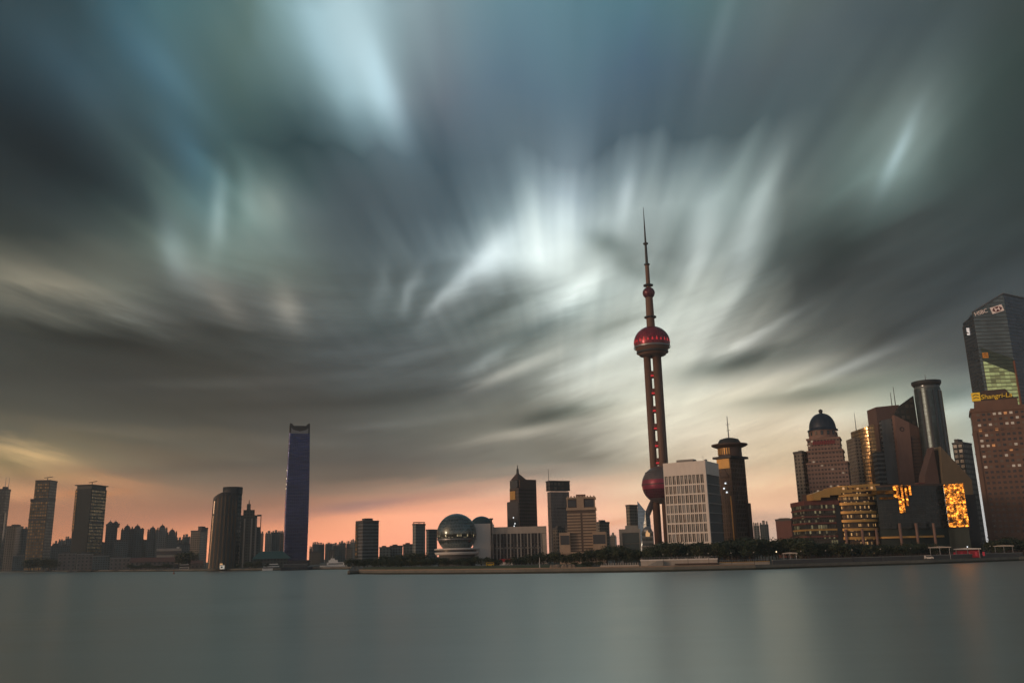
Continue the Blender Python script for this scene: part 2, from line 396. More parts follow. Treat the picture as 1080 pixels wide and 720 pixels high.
# ------------------------------------------------------------------ mesh builder
class MB:
    def __init__(s, bay=0.0):
        s.v, s.f, s.uv, s.bay = [], [], [], bay

    def quad(s, pts, uvs=None):
        i = len(s.v)
        s.v += [tuple(p) for p in pts]
        s.f.append(tuple(range(i, i + len(pts))))
        s.uv.append(uvs or [(0, 0)] * len(pts))

    def prism(s, p, z0, z1, top=None, cap=True, cum=False):
        top = top or p
        n, u = len(p), 0.0
        for i in range(n):
            a, b, c, d = p[i], p[(i + 1) % n], top[(i + 1) % n], top[i]
            L = hypot(b[0] - a[0], b[1] - a[1])
            W = max(1, round(L / s.bay)) * s.bay if s.bay and not cum else L
            za, zb = (z1, z1) if not callable(z1) else (z1(*d), z1(*c))
            s.quad([(a[0], a[1], z0), (b[0], b[1], z0), (c[0], c[1], zb), (d[0], d[1], za)],
                   [(u, z0), (u + W, z0), (u + W, zb), (u, za)])
            if cum:
                u += L
        if cap:
            s.quad([(q[0], q[1], z1(*q) if callable(z1) else z1) for q in top], [(-1, -1)] * n)
            s.quad([(q[0], q[1], z0) for q in reversed(p)], [(-1, -1)] * n)
        return s

    def box(s, x0, x1, y0, y1, z0, z1):
        return s.prism([(x0, y0), (x1, y0), (x1, y1), (x0, y1)], z0, z1)

    def cyl(s, cx, cy, r, z0, z1, n=20, r1=None):
        r1 = r if r1 is None else r1
        P = [(cx + r * cos(2 * pi * i / n), cy + r * sin(2 * pi * i / n)) for i in range(n)]
        Q = [(cx + r1 * cos(2 * pi * i / n), cy + r1 * sin(2 * pi * i / n)) for i in range(n)]
        return s.prism(P, z0, z1, Q, cum=True)

    def lathe(s, prof, n=32, cx=0, cy=0):
        for (r0, z0), (r1, z1) in zip(prof, prof[1:]):
            for i in range(n):
                a, b = 2 * pi * i / n, 2 * pi * (i + 1) / n
                q = [(cx + r0 * cos(a), cy + r0 * sin(a), z0), (cx + r0 * cos(b), cy + r0 * sin(b), z0),
                     (cx + r1 * cos(b), cy + r1 * sin(b), z1), (cx + r1 * cos(a), cy + r1 * sin(a), z1)]
                R = max(r0, r1)
                uv = [(R * a, z0), (R * b, z0), (R * b, z1), (R * a, z1)]
                if r0 < 1e-6:
                    q, uv = q[1:], uv[1:]
                elif r1 < 1e-6:
                    q, uv = q[:3], uv[:3]
                s.quad(q, uv)
        return s

    def ball(s, r, z, n=40, m=20, a0=-90, a1=90, k=1.0):
        return s.lathe([(max(0.0, r * cos(radians(a0 + (a1 - a0) * i / m))) if abs(a0 + (a1 - a0) * i / m) < 89.99 else 0.0,
                         z + k * r * sin(radians(a0 + (a1 - a0) * i / m))) for i in range(m + 1)], n)

    def tube(s, p, q, r0, r1=None, n=8):
        r1 = r0 if r1 is None else r1
        p, q = Vector(p), Vector(q)
        d = (q - p).normalized()
        a = d.orthogonal().normalized()
        b = d.cross(a)
        A = [p + (a * cos(2 * pi * i / n) + b * sin(2 * pi * i / n)) * r0 for i in range(n)]
        B = [q + (a * cos(2 * pi * i / n) + b * sin(2 * pi * i / n)) * r1 for i in range(n)]
        for i in range(n):
            j = (i + 1) % n
            s.quad([A[i], A[j], B[j], B[i]], [(0, 0), (1, 0), (1, 1), (0, 1)])
        s.quad(list(reversed(A)))
        s.quad(B)
        return s

    def slab(s, poly, y0, y1):
        """an outline in x,z given thickness along y"""
        n = len(poly)
        s.quad([(x, y0, z) for x, z in poly], [(x, z) for x, z in poly])
        s.quad([(x, y1, z) for x, z in reversed(poly)], [(x, z) for x, z in reversed(poly)])
        for i in range(n):
            a, b = poly[i], poly[(i + 1) % n]
            s.quad([(a[0], y0, a[1]), (a[0], y1, a[1]), (b[0], y1, b[1]), (b[0], y0, b[1])],
                   [(0, a[1]), (y1 - y0, a[1]), (y1 - y0, b[1]), (0, b[1])])
        return s

    def build(s, name, mat, parent=None, smooth=False):
        me = bpy.data.meshes.new(name)
        bm = bmesh.new()
        uvl = bm.loops.layers.uv.new("UVMap")
        vs = [bm.verts.new(p) for p in s.v]
        for f, uv in zip(s.f, s.uv):
            try:
                fc = bm.faces.new([vs[i] for i in f])
            except ValueError:
                continue
            for lp, q in zip(fc.loops, uv):
                lp[uvl].uv = q
            fc.smooth = smooth
        if smooth:
            bmesh.ops.remove_doubles(bm, verts=bm.verts, dist=0.001)
        bmesh.ops.recalc_face_normals(bm, faces=bm.faces)
        bm.to_mesh(me)
        bm.free()
        me.materials.append(mat)
        o = bpy.data.objects.new(name, me)
        COL.objects.link(o)
        if parent:
            o.parent = parent
        return o


def tag(o, label=None, cat=None, group=None, kind=None):
    for k, v in (("label", label), ("category", cat), ("group", group), ("kind", kind)):
        if v:
            o[k] = v
    return o


def thing(name, label, cat, loc, rot=0.0, group=None):
    o = bpy.data.objects.new(name, None)
    o.empty_display_size = 1
    COL.objects.link(o)
    o.location = loc
    o.rotation_euler = (0, 0, rot)
    return tag(o, label, cat, group)


def at(name, label, cat, fr, group=None, z=G):
    return thing(name, label, cat, (fr[0], fr[1], z), fr[2], group)


def dup(root, loc, rot, label=None, group=None, scale=1.0):
    r = root.copy()
    COL.objects.link(r)
    r.location, r.rotation_euler, r.scale = loc, (0, 0, rot), (scale,) * 3
    tag(r, label, None, group)
    for ch in root.children:
        c = ch.copy()
        COL.objects.link(c)
        c.parent = r
        for g in ch.children:
            d = g.copy()
            COL.objects.link(d)
            d.parent = c
    return r


# ------------------------------------------------------------------ materials
def new_mat(name):
    mt = bpy.data.materials.new(name)
    mt.use_nodes = True
    T = NT(mt.node_tree)
    b = T.n["Principled BSDF"]
    return mt, T, b


def plain(name, col, rough=0.7, metal=0.0, var=0.18, scale=0.12, spec=0.4, emit=None, es=0.0):
    mt, T, b = new_mat(name)
    p = T.node('ShaderNodeTexCoord').outputs['Object']
    n = T.noise(p, scale, 4.0, 0.6)
    n2 = T.noise(T.vm('MULTIPLY', p, (1.0, 1.0, 0.12)), scale * 6, 2.0)
    k = T.m('ADD', T.m('MULTIPLY', n, 0.6), T.m('MULTIPLY', n2, 0.4))
    T.put(b.inputs['Base Color'], T.vm('SCALE', col, None, T.lr(k, 0.25, 0.75, 1 - var, 1 + var)))
    b.inputs['Roughness'].default_value = rough
    b.inputs['Metallic'].default_value = metal
    b.inputs['Specular IOR Level'].default_value = spec
    if emit:
        b.inputs['Emission Color'].default_value = emit + (1,)
        b.inputs['Emission Strength'].default_value = es
    return mt


def facade(name, wall, glass, bay=3.0, fh=3.6, wf=0.7, hf=0.6, rough=0.12, metal=0.0, vary=0.35, jit=0.02, lit=0.0,
           litcol=(1.0, 0.6, 0.25), es=1.0, wvar=0.2, wrough=0.7, spec=0.6, wmetal=0.0, wave=0.0, dark=0.0):
    """storeys of windows: bay and floor spacing in metres, panes differ in tint and tilt a little"""
    mt, T, b = new_mat(name)
    uv = T.sep(T.node('ShaderNodeUVMap').outputs[0])
    obj = T.node('ShaderNodeTexCoord').outputs['Object']
    cu, cv = T.m('DIVIDE', uv[0], bay), T.m('DIVIDE', uv[1], fh)
    iu, iv = T.m('FLOOR', cu), T.m('FLOOR', cv)
    fu, fv = T.m('FRACT', cu), T.m('FRACT', cv)
    a = T.m('LESS_THAN', T.m('ABSOLUTE', T.m('SUBTRACT', fu, 0.5)), wf / 2)
    c = T.m('LESS_THAN', T.m('ABSOLUTE', T.m('SUBTRACT', fv, 0.5)), hf / 2)
    mask = T.m('MULTIPLY', T.m('MULTIPLY', a, c), T.m('GREATER_THAN', uv[0], -0.5))
    wn = T.node('ShaderNodeTexWhiteNoise', noise_dimensions='3D')
    T.put(wn.inputs['Vector'], T.xyz(iu, iv, 3.7))
    r1, rc = wn.outputs['Value'], wn.outputs['Color']
    big = T.noise(obj, 0.03, 3.0)
    gcol = T.vm('SCALE', glass, None, T.m('MULTIPLY', T.lr(r1, 0, 1, 1 - vary, 1 + vary), T.lr(big, 0.3, 0.7, 0.75, 1.25)))
    wcol = T.vm('SCALE', wall, None, T.lr(T.noise(T.vm('MULTIPLY', obj, (1, 1, 0.15)), 0.25, 3.0), 0.3, 0.7, 1 - wvar, 1 + wvar))
    T.put(b.inputs['Base Color'], T.mix(mask, wcol, gcol))
    T.put(b.inputs['Roughness'], T.lr(mask, 0, 1, wrough, rough))
    T.put(b.inputs['Metallic'], T.lr(mask, 0, 1, wmetal, metal))
    b.inputs['Specular IOR Level'].default_value = spec
    if jit or wave:
        j = T.vm('SCALE', T.vm('SUBTRACT', rc, (0.5, 0.5, 0.5)), None, jit)
        if wave:
            wv = T.node('ShaderNodeTexNoise')
            T.put(wv.inputs['Vector'], obj)
            wv.inputs['Scale'].default_value = 0.35
            wv.inputs['Detail'].default_value = 3
            j = T.vm('ADD', j, T.vm('SCALE', T.vm('SUBTRACT', wv.outputs['Color'], (0.5, 0.5, 0.5)), None, wave))
        N_ = T.node('ShaderNodeNewGeometry').outputs['Normal']
        T.put(b.inputs['Normal'], T.vm('NORMALIZE', T.vm('ADD', N_, T.vm('SCALE', j, None, mask))))
    if lit:
        on = T.m('MULTIPLY', T.m('LESS_THAN', T.sep(rc)[1], lit), mask)
        T.put(b.inputs['Emission Strength'], T.m('MULTIPLY', on, T.lr(T.sep(rc)[2], 0, 1, 0.3 * es, es)))
        b.inputs['Emission Color'].default_value = litcol + (1,)
    return mt


M = {}


def mats():
    M['conc'] = plain('concrete', (0.30, 0.29, 0.27))
    M['dconc'] = plain('dark_concrete', (0.10, 0.10, 0.10))
    M['pale'] = plain('pale_stone', (0.46, 0.41, 0.36))
    M['white'] = plain('white_paint', (0.72, 0.68, 0.64), 0.6, var=0.08)
    M['dark'] = plain('dark_metal', (0.035, 0.037, 0.04), 0.5)
    M['steel'] = plain('steel', (0.22, 0.23, 0.24), 0.4, 0.6)
    M['pink'] = plain('pink_stone', (0.24, 0.15, 0.12), 0.6)
    M['brown'] = plain('brown_stone', (0.085, 0.055, 0.045), 0.55)
    M['redbrown'] = plain('red_brown_stone', (0.16, 0.06, 0.05), 0.6)
    M['gold'] = plain('gold_panel', (0.60, 0.35, 0.11), 0.45, 0.35)
    M['glassd'] = plain('dark_glass', (0.025, 0.035, 0.045), 0.1, 0.2, spec=0.9)
    M['slateglass'] = plain('slate_glass', (0.05, 0.062, 0.07), .45, 0, spec=.2)
    M['glassteal'] = plain('teal_glass', (0.03, 0.06, 0.065), 0.12, 0.3, spec=0.9)
    M['teal'] = plain('teal_roof', (0.04, 0.10, 0.10), 0.5)
    M['red'] = plain('red_cloth', (0.45, 0.02, 0.03), 0.6)
    M['trunk'] = plain('bark', (0.07, 0.05, 0.035), 0.9)
    M['hull'] = plain('dark_hull', (0.03, 0.035, 0.045), 0.45)
    M['rust'] = plain('rust_paint', (0.22, 0.07, 0.04), 0.7)
    M['roof'] = plain('dull_red_roof', (0.16, 0.085, 0.07), 0.8)
    M['lamp'] = plain('lamp_glow', (0.8, 0.7, 0.5), 0.5, emit=(1.0, 0.8, 0.5), es=1.6)
    M['coolamp'] = plain('cool_lamp', (0.8, 0.8, 0.8), 0.5, emit=(0.85, 0.95, 1.0), es=1.2)
    M['redlamp'] = plain('red_lamp', (0.4, 0.01, 0.02), 0.4, emit=(1.0, 0.05, 0.06), es=0.42)
    M['litwin'] = plain('lit_window', (0.3, 0.2, 0.1), 0.3, emit=(1.0, 0.55, 0.25), es=0.55)
    M['leaf1'] = plain('leaves_dark', (0.028, 0.045, 0.022), 0.6, var=0.5, scale=0.5)
    M['leaf2'] = plain('leaves_olive', (0.045, 0.058, 0.024), 0.6, var=0.5, scale=0.5)
    # farther towers
    M['bronze'] = facade('bronze_grid', (0.024, 0.038, 0.040), (0.32, 0.20, 0.085), 4.4, 5.2, 0.62, 0.58, 0.24, 0.55, 0.7, 0.10)
    M['bronze2'] = facade('bronze_grid_dark', (0.03, 0.038, 0.04), (0.085, 0.08, 0.07), 4.4, 5.0, 0.66, 0.6, 0.3, 0.3, 0.5, 0.05)
    M['darkfront'] = facade('dark_front', (0.014, 0.026, 0.030), (0.012, 0.022, 0.026), 3.0, 3.9, 0.72, 0.6, 0.45, 0.0, 0.3, 0.0, spec=.25)
    M['tealgrid'] = facade('teal_grid', (0.05, 0.065, 0.065), (0.03, 0.05, 0.055), 3.4, 3.4, 0.6, 0.5, 0.2, 0.2, 0.4, 0.03)
    M['blue'] = facade('blue_curtain', (0.026, 0.031, 0.055), (0.050, 0.062, 0.150), 2.4, 4.2, 0.9, 0.86, 0.24, 0.75, 0.3, 0.04, wmetal=0.5, wrough=0.4, wave=0.12)
    M['flat1'] = facade('flats_grey', (0.17, 0.19, 0.19), (0.05, 0.06, 0.06), 3.2, 3.0, 0.5, 0.5, 0.2, 0.1, 0.5, 0.02)
    M['flat2'] = facade('flats_tan', (0.20, 0.175, 0.14), (0.045, 0.05, 0.05), 3.4, 3.0, 0.5, 0.5, 0.2, 0.1, 0.5, 0.02)
    M['flat3'] = facade('flats_dark', (0.085, 0.115, 0.12), (0.04, 0.055, 0.06), 3.4, 3.1, 0.55, 0.5, 0.2, 0.1, 0.5, 0.02)
    M['old'] = facade('old_front', (0.17, 0.145, 0.13), (0.04, 0.04, 0.045), 5.5, 5.0, 0.4, 0.5, 0.3, 0.0, 0.5, 0.02)
    M['stripe'] = facade('bronze_ribs', (0.032, 0.040, 0.042), (0.13, 0.085, 0.05), 4.6, 60.0, 0.3, 0.97, 0.2, 0.5, 0.4, 0.03)
    M['slate'] = facade('slate_bands', (0.12, 0.14, 0.15), (0.07, 0.09, 0.10), 2.6, 3.9, 0.96, 0.55, 0.16, 0.35, 0.25, 0.02)


mats()


# ------------------------------------------------------------------ water, land, air
def make_water():
    mt, T, b = new_mat('river_water')
    p = T.node('ShaderNodeNewGeometry').outputs['Position']
    x, y, z = T.sep(p)
    n = T.noise(T.xyz(T.m('MULTIPLY', x, 0.004), T.m('MULTIPLY', y, 0.03), 0.0), 1.0, 4.0, 0.6)
    n2 = T.noise(T.xyz(T.m('MULTIPLY', x, 0.02), T.m('MULTIPLY', y, 0.12), 3.0), 1.0, 3.0, 0.6)
    k = T.m('ADD', T.m('MULTIPLY', n, 0.6), T.m('MULTIPLY', n2, 0.4))
    T.n.remove(b)
    df = T.node('ShaderNodeBsdfDiffuse')
    T.put(df.inputs['Color'], T.vm('SCALE', (0.150, 0.188, 0.172), None, T.lr(k, 0.3, 0.7, 0.94, 1.06)))
    gl = T.node('ShaderNodeBsdfGlossy')
    gl.inputs['Color'].default_value = (0.74, 0.77, 0.745, 1)
    T.put(gl.inputs['Roughness'], T.lr(k, 0.3, 0.7, 0.30, 0.37))
    mx = T.node('ShaderNodeMixShader')
    T.put(mx.inputs[0], T.lr(n2, 0.3, 0.7, 0.68, 0.72))
    T.l.new(df.outputs[0], mx.inputs[1])
    T.l.new(gl.outputs[0], mx.inputs[2])
    T.l.new(mx.outputs[0], [q for q in T.n if q.type == 'OUTPUT_MATERIAL'][0].inputs[0])
    mb = MB()
    xs = [-5000, -2500, -1200, 0, 1200, 2500, 5000]
    ys = [-1500, -400, 0, 400, 1200, 2500, 5000]
    for i in range(6):
        for j in range(6):
            mb.quad([(xs[i], ys[j], 0), (xs[i + 1], ys[j], 0), (xs[i + 1], ys[j + 1], 0), (xs[i], ys[j + 1], 0)])
    tag(mb.build('water', mt), kind='structure')


make_water()
NEAR = [(378, 605.0), (400, 605.3), (463, 605.2), (545, 604.6), (627, 603.6), (711, 602.3), (797, 600.4), (887, 597.5), (983, 594.5), (1075, 591.0)]
FAR = [(0, 602.4), (108, 602.6), (204, 602.2), (290, 601.2), (330, 600.4), (371, 600.0)]


def make_land():
    near = [wl(*p) for p in NEAR]
    far = [wl(*p) for p in FAR]
    shore = [(-4990, 2300), (far[0][0] - 900, far[0][1] + 160)] + far + [(near[0][0] - 6, 640)] + near + [(near[-1][0] + 250, near[-1][1] + 10), (1400, 480), (4990, 380)]
    pts = shore + [(4990, 4990), (-4990, 4990)]
    mt, T, b = new_mat('paved_ground')
    p = T.node('ShaderNodeNewGeometry').outputs['Position']
    n = T.noise(p, 0.02, 4.0)
    T.put(b.inputs['Base Color'], T.mix(T.ss(n, 0.45, 0.6), (0.11, 0.115, 0.11), (0.055, 0.068, 0.045)))
    b.inputs['Roughness'].default_value = 0.9
    bm = bmesh.new()
    vs = [bm.verts.new((x, y, G)) for x, y in pts]
    bm.faces.new(vs).normal_update()
    bmesh.ops.triangulate(bm, faces=bm.faces)
    bmesh.ops.recalc_face_normals(bm, faces=bm.faces)
    me = bpy.data.meshes.new('ground')
    bm.to_mesh(me)
    bm.free()
    me.materials.append(mt)
    o = bpy.data.objects.new('ground', me)
    COL.objects.link(o)
    tag(o, kind='structure')
    # quay walls: stone below, a paler coping on the near bank
    stone = plain('quay_stone', (0.15, 0.145, 0.125), 0.85, var=0.35, scale=0.05)
    TS = NT(stone.node_tree)
    bs = TS.n['Principled BSDF']
    old = bs.inputs['Base Color'].links[0].from_socket
    zz = TS.sep(TS.node('ShaderNodeNewGeometry').outputs['Position'])[2]     # the tide leaves the foot of the wall wet and weedy
    TS.put(bs.inputs['Base Color'], TS.mix(TS.ss(zz, 0.7, 1.3), (0.028, 0.032, 0.022), old))
    cope = plain('quay_coping', (0.26, 0.20, 0.15), 0.8, var=0.3, scale=0.06)

    def wall(line, z0, z1, t, name, mat):
        mb = MB()
        for a, b_ in zip(line, line[1:]):
            d = np.array(b_) - np.array(a)
            nrm = np.array([d[1], -d[0]]) / hypot(*d)
            q = [np.array(a), np.array(b_), np.array(b_) - nrm * t, np.array(a) - nrm * t]
            mb.prism([tuple(k) for k in q], z0, z1)
        tag(mb.build(name, mat), kind='structure')
    wall(shore[:-1], -1.5, G - 0.004, 1.2, 'quay_wall', stone)
    off = [(x, y + 1.4) for x, y in near[:7]]
    wall(off, G, G + 0.7, 1.5, 'quay_coping', cope)
    return near, far


near_pts, far_pts = make_land()


def shore_y(px):
    for (a, ya), (b, yb), p, q in zip(NEAR, NEAR[1:], near_pts, near_pts[1:]):
        if px <= b:
            t = max(0, (px - a) / (b - a))
            return p[1] + (q[1] - p[1]) * t
    return near_pts[-1][1]


def make_air():
    mt = bpy.data.materials.new('evening_air')
    mt.use_nodes = True
    T = NT(mt.node_tree)
    T.n.clear()
    out = T.node('ShaderNodeOutputMaterial')
    v = T.node('ShaderNodeVolumePrincipled')
    v.inputs['Color'].default_value = (0.80, 0.88, 0.92, 1)
    v.inputs['Density'].default_value = 0.00008
    v.inputs['Anisotropy'].default_value = 0.1
    T.l.new(v.outputs[0], out.inputs['Volume'])
    mb = MB().box(-5050, 5050, -1550, 5050, -2.5, 495)
    tag(mb.build('haze', mt), kind='stuff')
# ------------------------------------------------------------------ buildings of the far bank, left
def block(name, label, cat, fr, h, mat, roofmat=None, para=1.2, group=None, bay=3.0, plant=None):
    """a plain storeyed block: facade, roof edge and a plant room when one shows"""
    t = at(name, label, cat, fr, group)
    w, d = fr[3], fr[4]
    MB(bay).box(-w/2, w/2, -d/2, d/2, 0, h).build('wall', mat, t)
    rm = roofmat or M['dconc']
    mb = MB()
    for x0, x1, y0, y1 in ((-w/2-.3, w/2+.3, -d/2-.3, -d/2+.5), (-w/2-.3, w/2+.3, d/2-.5, d/2+.3), (-w/2-.3, -w/2+.5, -d/2+.5, d/2-.5), (w/2-.5, w/2+.3, -d/2+.5, d/2-.5)):
        mb.box(x0, x1, y0, y1, h - .6, h + para)
    mb.build('roof_edge', rm, t)
    if plant:
        mb = MB()
        for (x0, x1, hh) in plant:
            mb.box(x0 * w, x1 * w, -d * .25, d * .25, h + .002, h + hh)
        mb.build('plant_room', rm, t)
    return t


def hgt(px, py, Y):
    return zat(px, py, Y) - G


def crane(t, x, y, z, s=1.0):
    mb = MB().tube((x, y, z), (x, y, z + 4 * s), .5 * s).tube((x - 5 * s, y, z + 4 * s), (x + 7 * s, y, z + 5.4 * s), .45 * s)
    mb.build('roof_crane', M['dark'], t)


# left edge: dark tower cut by the frame, with two masts
Y = 1560
fr = corner(-10, -3, 1.7, Y, 25)
h = hgt(5, 517, Y)
t = block('office_tower', 'dark tower with two thin masts, cut off by the left edge of the photo', 'tower', fr, h, M['bronze2'], M['dark'], 3, plant=[(-.3, .3, 7)])
for px in (2.5, 8.0):
    q = fr[3] * (-.1 if px < 5 else .42)
    MB().tube((q, 0, h), (q, 0, hgt(px, 503, Y)), .7, .35).build('mast', M['steel'], t)
MB().box(fr[3]/2, fr[3]/2 + .6, -fr[4]/2 + 2, -fr[4]/2 + 8, 8, h * .72).build('teal_reflection', M['glassteal'], t)  # teal reflection put in as an added tinted strip

Y = 1600
fr = corner(0, 12, 19.8, Y, 20)
block('apartment_block', 'squat tan gridded block just right of the twin-masted tower', 'apartment block', fr, hgt(11, 555, Y), M['flat2'], plant=[(-.1, .4, 4)])

# gridded tower with the stepped left shoulder
Y = 1500
fr = corner(24.5, 43, 51, Y, 26)
cx, cy, rot, w, d = fr
h, hs = hgt(46, 506, Y), hgt(30, 526, Y)
t = at('office_tower', 'tall tower with bronze grid and stepped left shoulder, second tall tower from the left', 'tower', fr)
MB(4.4).box(-w/2, w/2, -d/2, d/2, 0, hs).build('wall', M['bronze'], t)
MB(4.4).box(-w/2 + 4.5, w/2, -d/2, d/2, hs, h - 3).build('upper_wall', M['bronze'], t)
MB().box(-w/2 + 4.5, w/2 + .6, -d/2 - .6, d/2 + .6, h - 3, h).build('cornice', M['dark'], t)
MB().box(-w/2 - .5, w/2 + .5, -d/2 - .5, d/2, hs - 4, hs).build('plant_floor', M['dark'], t)
MB().box(-w/2 - .4, w/2 + .4, -d/2 - .4, d/2, hgt(38, 549, Y), hgt(38, 546.5, Y)).build('plant_floor', M['dark'], t)
MB().box(w/2 - .5, w/2 + .3, -d/2 + .5, d/2, 0, h - 3).build('side_wall', M['bronze2'], t)  # side away from the sun, its shade put into a darker bronze
crane(t, 4, 0, h, 1.2)

# dark and bronze tower with the overhanging roof plate
Y = 1400
fr = corner(72, 89, 105.5, Y, 34)
cx, cy, rot, w, d = fr
h = hgt(95, 515, Y)
t = at('office_tower', 'tall tower half dark, half bronze grid, under an overhanging flat roof plate', 'tower', fr)
MB(3).box(-w/2, w/2, -d/2, d/2, 0, h).build('wall', M['darkfront'], t)  # dark face: its lack of reflections put into a darker glass
MB(4.4).box(w/2, w/2 + .5, -d/2 + 1, d/2 - 1, 12, h - 2).build('bronze_wall', M['bronze'], t)  # sunset glints on this face put into the bronze tint
MB(4.4).box(-w/2 - .4, -w/2 + 3.5, -d/2 - .5, -d/2, 60, h - 2).build('corner_strip', M['bronze'], t)
h2 = hgt(95, 510.5, Y)
mb = MB().box(-w/2 + 1, w/2 - 1, -d/2 + 1, d/2 - 1, h, h2 - 1.5)
mb.build('crown', M['dark'], t)
MB().box(-w/2 - 1.5, w/2 + 1.8, -d/2 - 1.8, d/2 + 1, h2 - 1.5, h2).build('roof_plate', M['dark'], t)
MB().box(w/2 + .5, w/2 + .8, -d/2 + 1, d/2 - 1, hgt(95, 552, Y), hgt(95, 549, Y)).build('plant_floor', M['dark'], t)
crane(t, 0, 0, h2, 1.2)


rd_ = random.Random(8)


def domed_flats(px0, px1, top, Y, mat, label, domes, depth=18, steps=()):
    fr = facing(px0, px1, Y, depth)
    w, d = fr[3], fr[4]
    h = hgt((px0 + px1) / 2, top, Y)
    t = at('apartment_block', label, 'apartment block', fr, 'apartment towers on the far left bank')
    MB(3.2).box(-w/2, w/2, -d/2, d/2, 0, h - 6).build('wall', mat, t)
    for k in domes:
        MB().box(k * w - 5, k * w + 5, -5, 5, h - 6, h).build('stair_tower', mat, t)
        MB().lathe([(4.4, h), (3.6, h + 2.2), (1.5, h + 3.8), (.5, h + 4.6), (.4, h + 6.2), (0, h + 6.4)], 12, k * w, 0).build('roof_dome', M['dconc'], t)
        for sx in (-1, 1):
            ww = w * (.30 if len(domes) == 1 else .16)
            x0_ = k * w + sx * 5.2
            ww = max(1.0, min(ww, w * .5 - abs(x0_) if x0_ * sx > 0 else ww))
            MB(3.2).box(min(x0_, x0_ + sx * ww), max(x0_, x0_ + sx * ww), -d/2 + 1, d/2 - 1, h - 6, h - (1.8 if sx > 0 else 3.4)).build('roof_storey', mat, t)
            MB().box(x0_ + sx * ww * .5 - 1, x0_ + sx * ww * .5 + 1, -2, 2, h - (1.8 if sx > 0 else 3.4), h + rd_.uniform(-.8, 1.6)).build('roof_tank', M['dconc'], t)
    for (k0, k1, y0) in steps:
        MB(3.2).box(k0 * w, k1 * w, -d/2 - 4, -d/2, 0, h * y0).build('front_bay', mat, t)
    return t


domed_flats(108, 120.5, 552, 1480, M['flat3'], 'dark apartment block with rooftop frame directly behind the flat-plated tower', [-.15, .3], 22, [(-.5, .1, .8)])
domed_flats(124.5, 149, 556, 1500, M['flat3'], 'wide dark apartment block with twin roof domes', [-.24, .2], 22, [(-.5, -.1, .9), (.1, .5, .94)])
domed_flats(152.5, 163.5, 558, 1450, M['flat3'], 'leftmost of three close domed apartment towers', [0], 20)
domed_flats(162.5, 174, 556, 1450, M['flat1'], 'middle and highest of three close domed apartment towers', [0], 20)
domed_flats(173.5, 184.5, 560.5, 1450, M['flat3'], 'rightmost of three close domed apartment towers', [0], 20)
fr = facing(118, 133, 1380, 20)
block('apartment_block', 'low wide dark block in front of the twin-domed flats', 'apartment block', fr, hgt(125, 569.5, 1380), M['flat3'])
fr = corner(199, 209, 216.5, 1250, 24)
block('office_block', 'tan ribbed office block with a darker wing, left of the curved pair', 'office block', fr, hgt(205, 560, 1250), M['flat2'], plant=[(.05, .45, 7)])
fr = facing(207.5, 217, 1330, 18)
block('office_block', 'dark office block behind the tan ribbed one', 'office block', fr, hgt(212, 557, 1330), M['flat3'], plant=[(-.3, .2, 2)])

# curved pair by the water: bowed ribbed tower in front of a round one
Y = 1010
fr = facing(218.5, 247.5, Y, 20)
cx, cy, rot, w, d = fr
t = at('ribbed_tower', 'bowed dark tower with bronze ribs and an arched top by the far water', 'tower', fr)
N_ = 16
hl, hp, hr = hgt(222, 529, Y), hgt(235, 520.5, Y), hgt(249, 526, Y)


def bow(x):
    return -d/2 - 6 * (1 - (2 * x / w) ** 2)


plan = [(-w/2 + w * i / N_, bow(-w/2 + w * i / N_)) for i in range(N_ + 1)] + [(w/2, d/2), (-w/2, d/2)]


def arch(x, y):
    k = x / w
    return hp - (hp - hl) * (max(0, .0 - k) * 2) ** 2.0 - (hp - hr) * (max(0, k) * 2) ** 2


tp = [(a * .93 + 1.2, b_) for a, b_ in plan]
MB().prism(plan, 0, arch, tp, cum=True).build('wall', M['stripe'], t)
mb = MB()
for a, b_ in zip(tp[:N_], tp[1:N_ + 1]):
    mb.prism([(a[0], a[1] - .6), (b_[0], b_[1] - .6), (b_[0], b_[1] + 1.5), (a[0], a[1] + 1.5)], min(arch(*a), arch(*b_)) - 2, lambda x, y: arch(x, y) + 1.5)
mb.build('roof_rim', M['dark'], t)
MB().box(-1.5, 1.5, -d/2 - 7, -d/2 - 5.8, 1, 6).build('entrance', M['litwin'], t)

Y = 1040
x0, x1 = xat(232.5, 515, Y), xat(252.5, 515, Y)
R = (x1 - x0) / 2 * .97
h = hgt(242, 513, Y)
t = thing('round_tower', 'round dark tower with elliptical cut top, behind the bowed ribbed tower', 'tower', ((x0 + x1) / 2, Y + R, G))
MB().cyl(0, 0, R, 0, h - 8, 36).build('wall', M['bronze2'], t, True)
MB().lathe([(R + .5, h - 8), (R + .5, h), (R - .6, h), (R - .6, h - 8)], 36).build('crown_ring', M['dark'], t, True)

# spired stepped apartment tower
Y = 1080
fr = facing(250, 269, Y, 22)
cx, cy, rot, w, d = fr
t = at('stepped_tower', 'dark stepped tower with a small central spire and an open frame at right', 'tower', fr)
h1, h2, h3 = hgt(260, 543, Y), hgt(260, 537.5, Y), hgt(259, 531, Y)
MB(3).box(-w/2, w/2, -d/2, d/2, 0, h1).build('wall', M['flat3'], t)
MB(3).box(-w*.3, w*.34, -d/2 - 1, d/3, 0, h2).build('centre_wall', M['tealgrid'], t)
MB(3).box(-w*.12, w*.1, -d/4, d/4, h2, h3).build('crown', M['flat3'], t)
MB().tube((0, 0, h3), (0, 0, hgt(259, 526, Y)), .8, .2).build('spire', M['dark'], t)
mb = MB()
for k in (-.45, -.2, .2, .45):
    mb.box(k * w - .9, k * w + .9, -d/2 - 1.2, -d/2, 0, h1 - 4)
mb.build('rib', M['conc'], t)
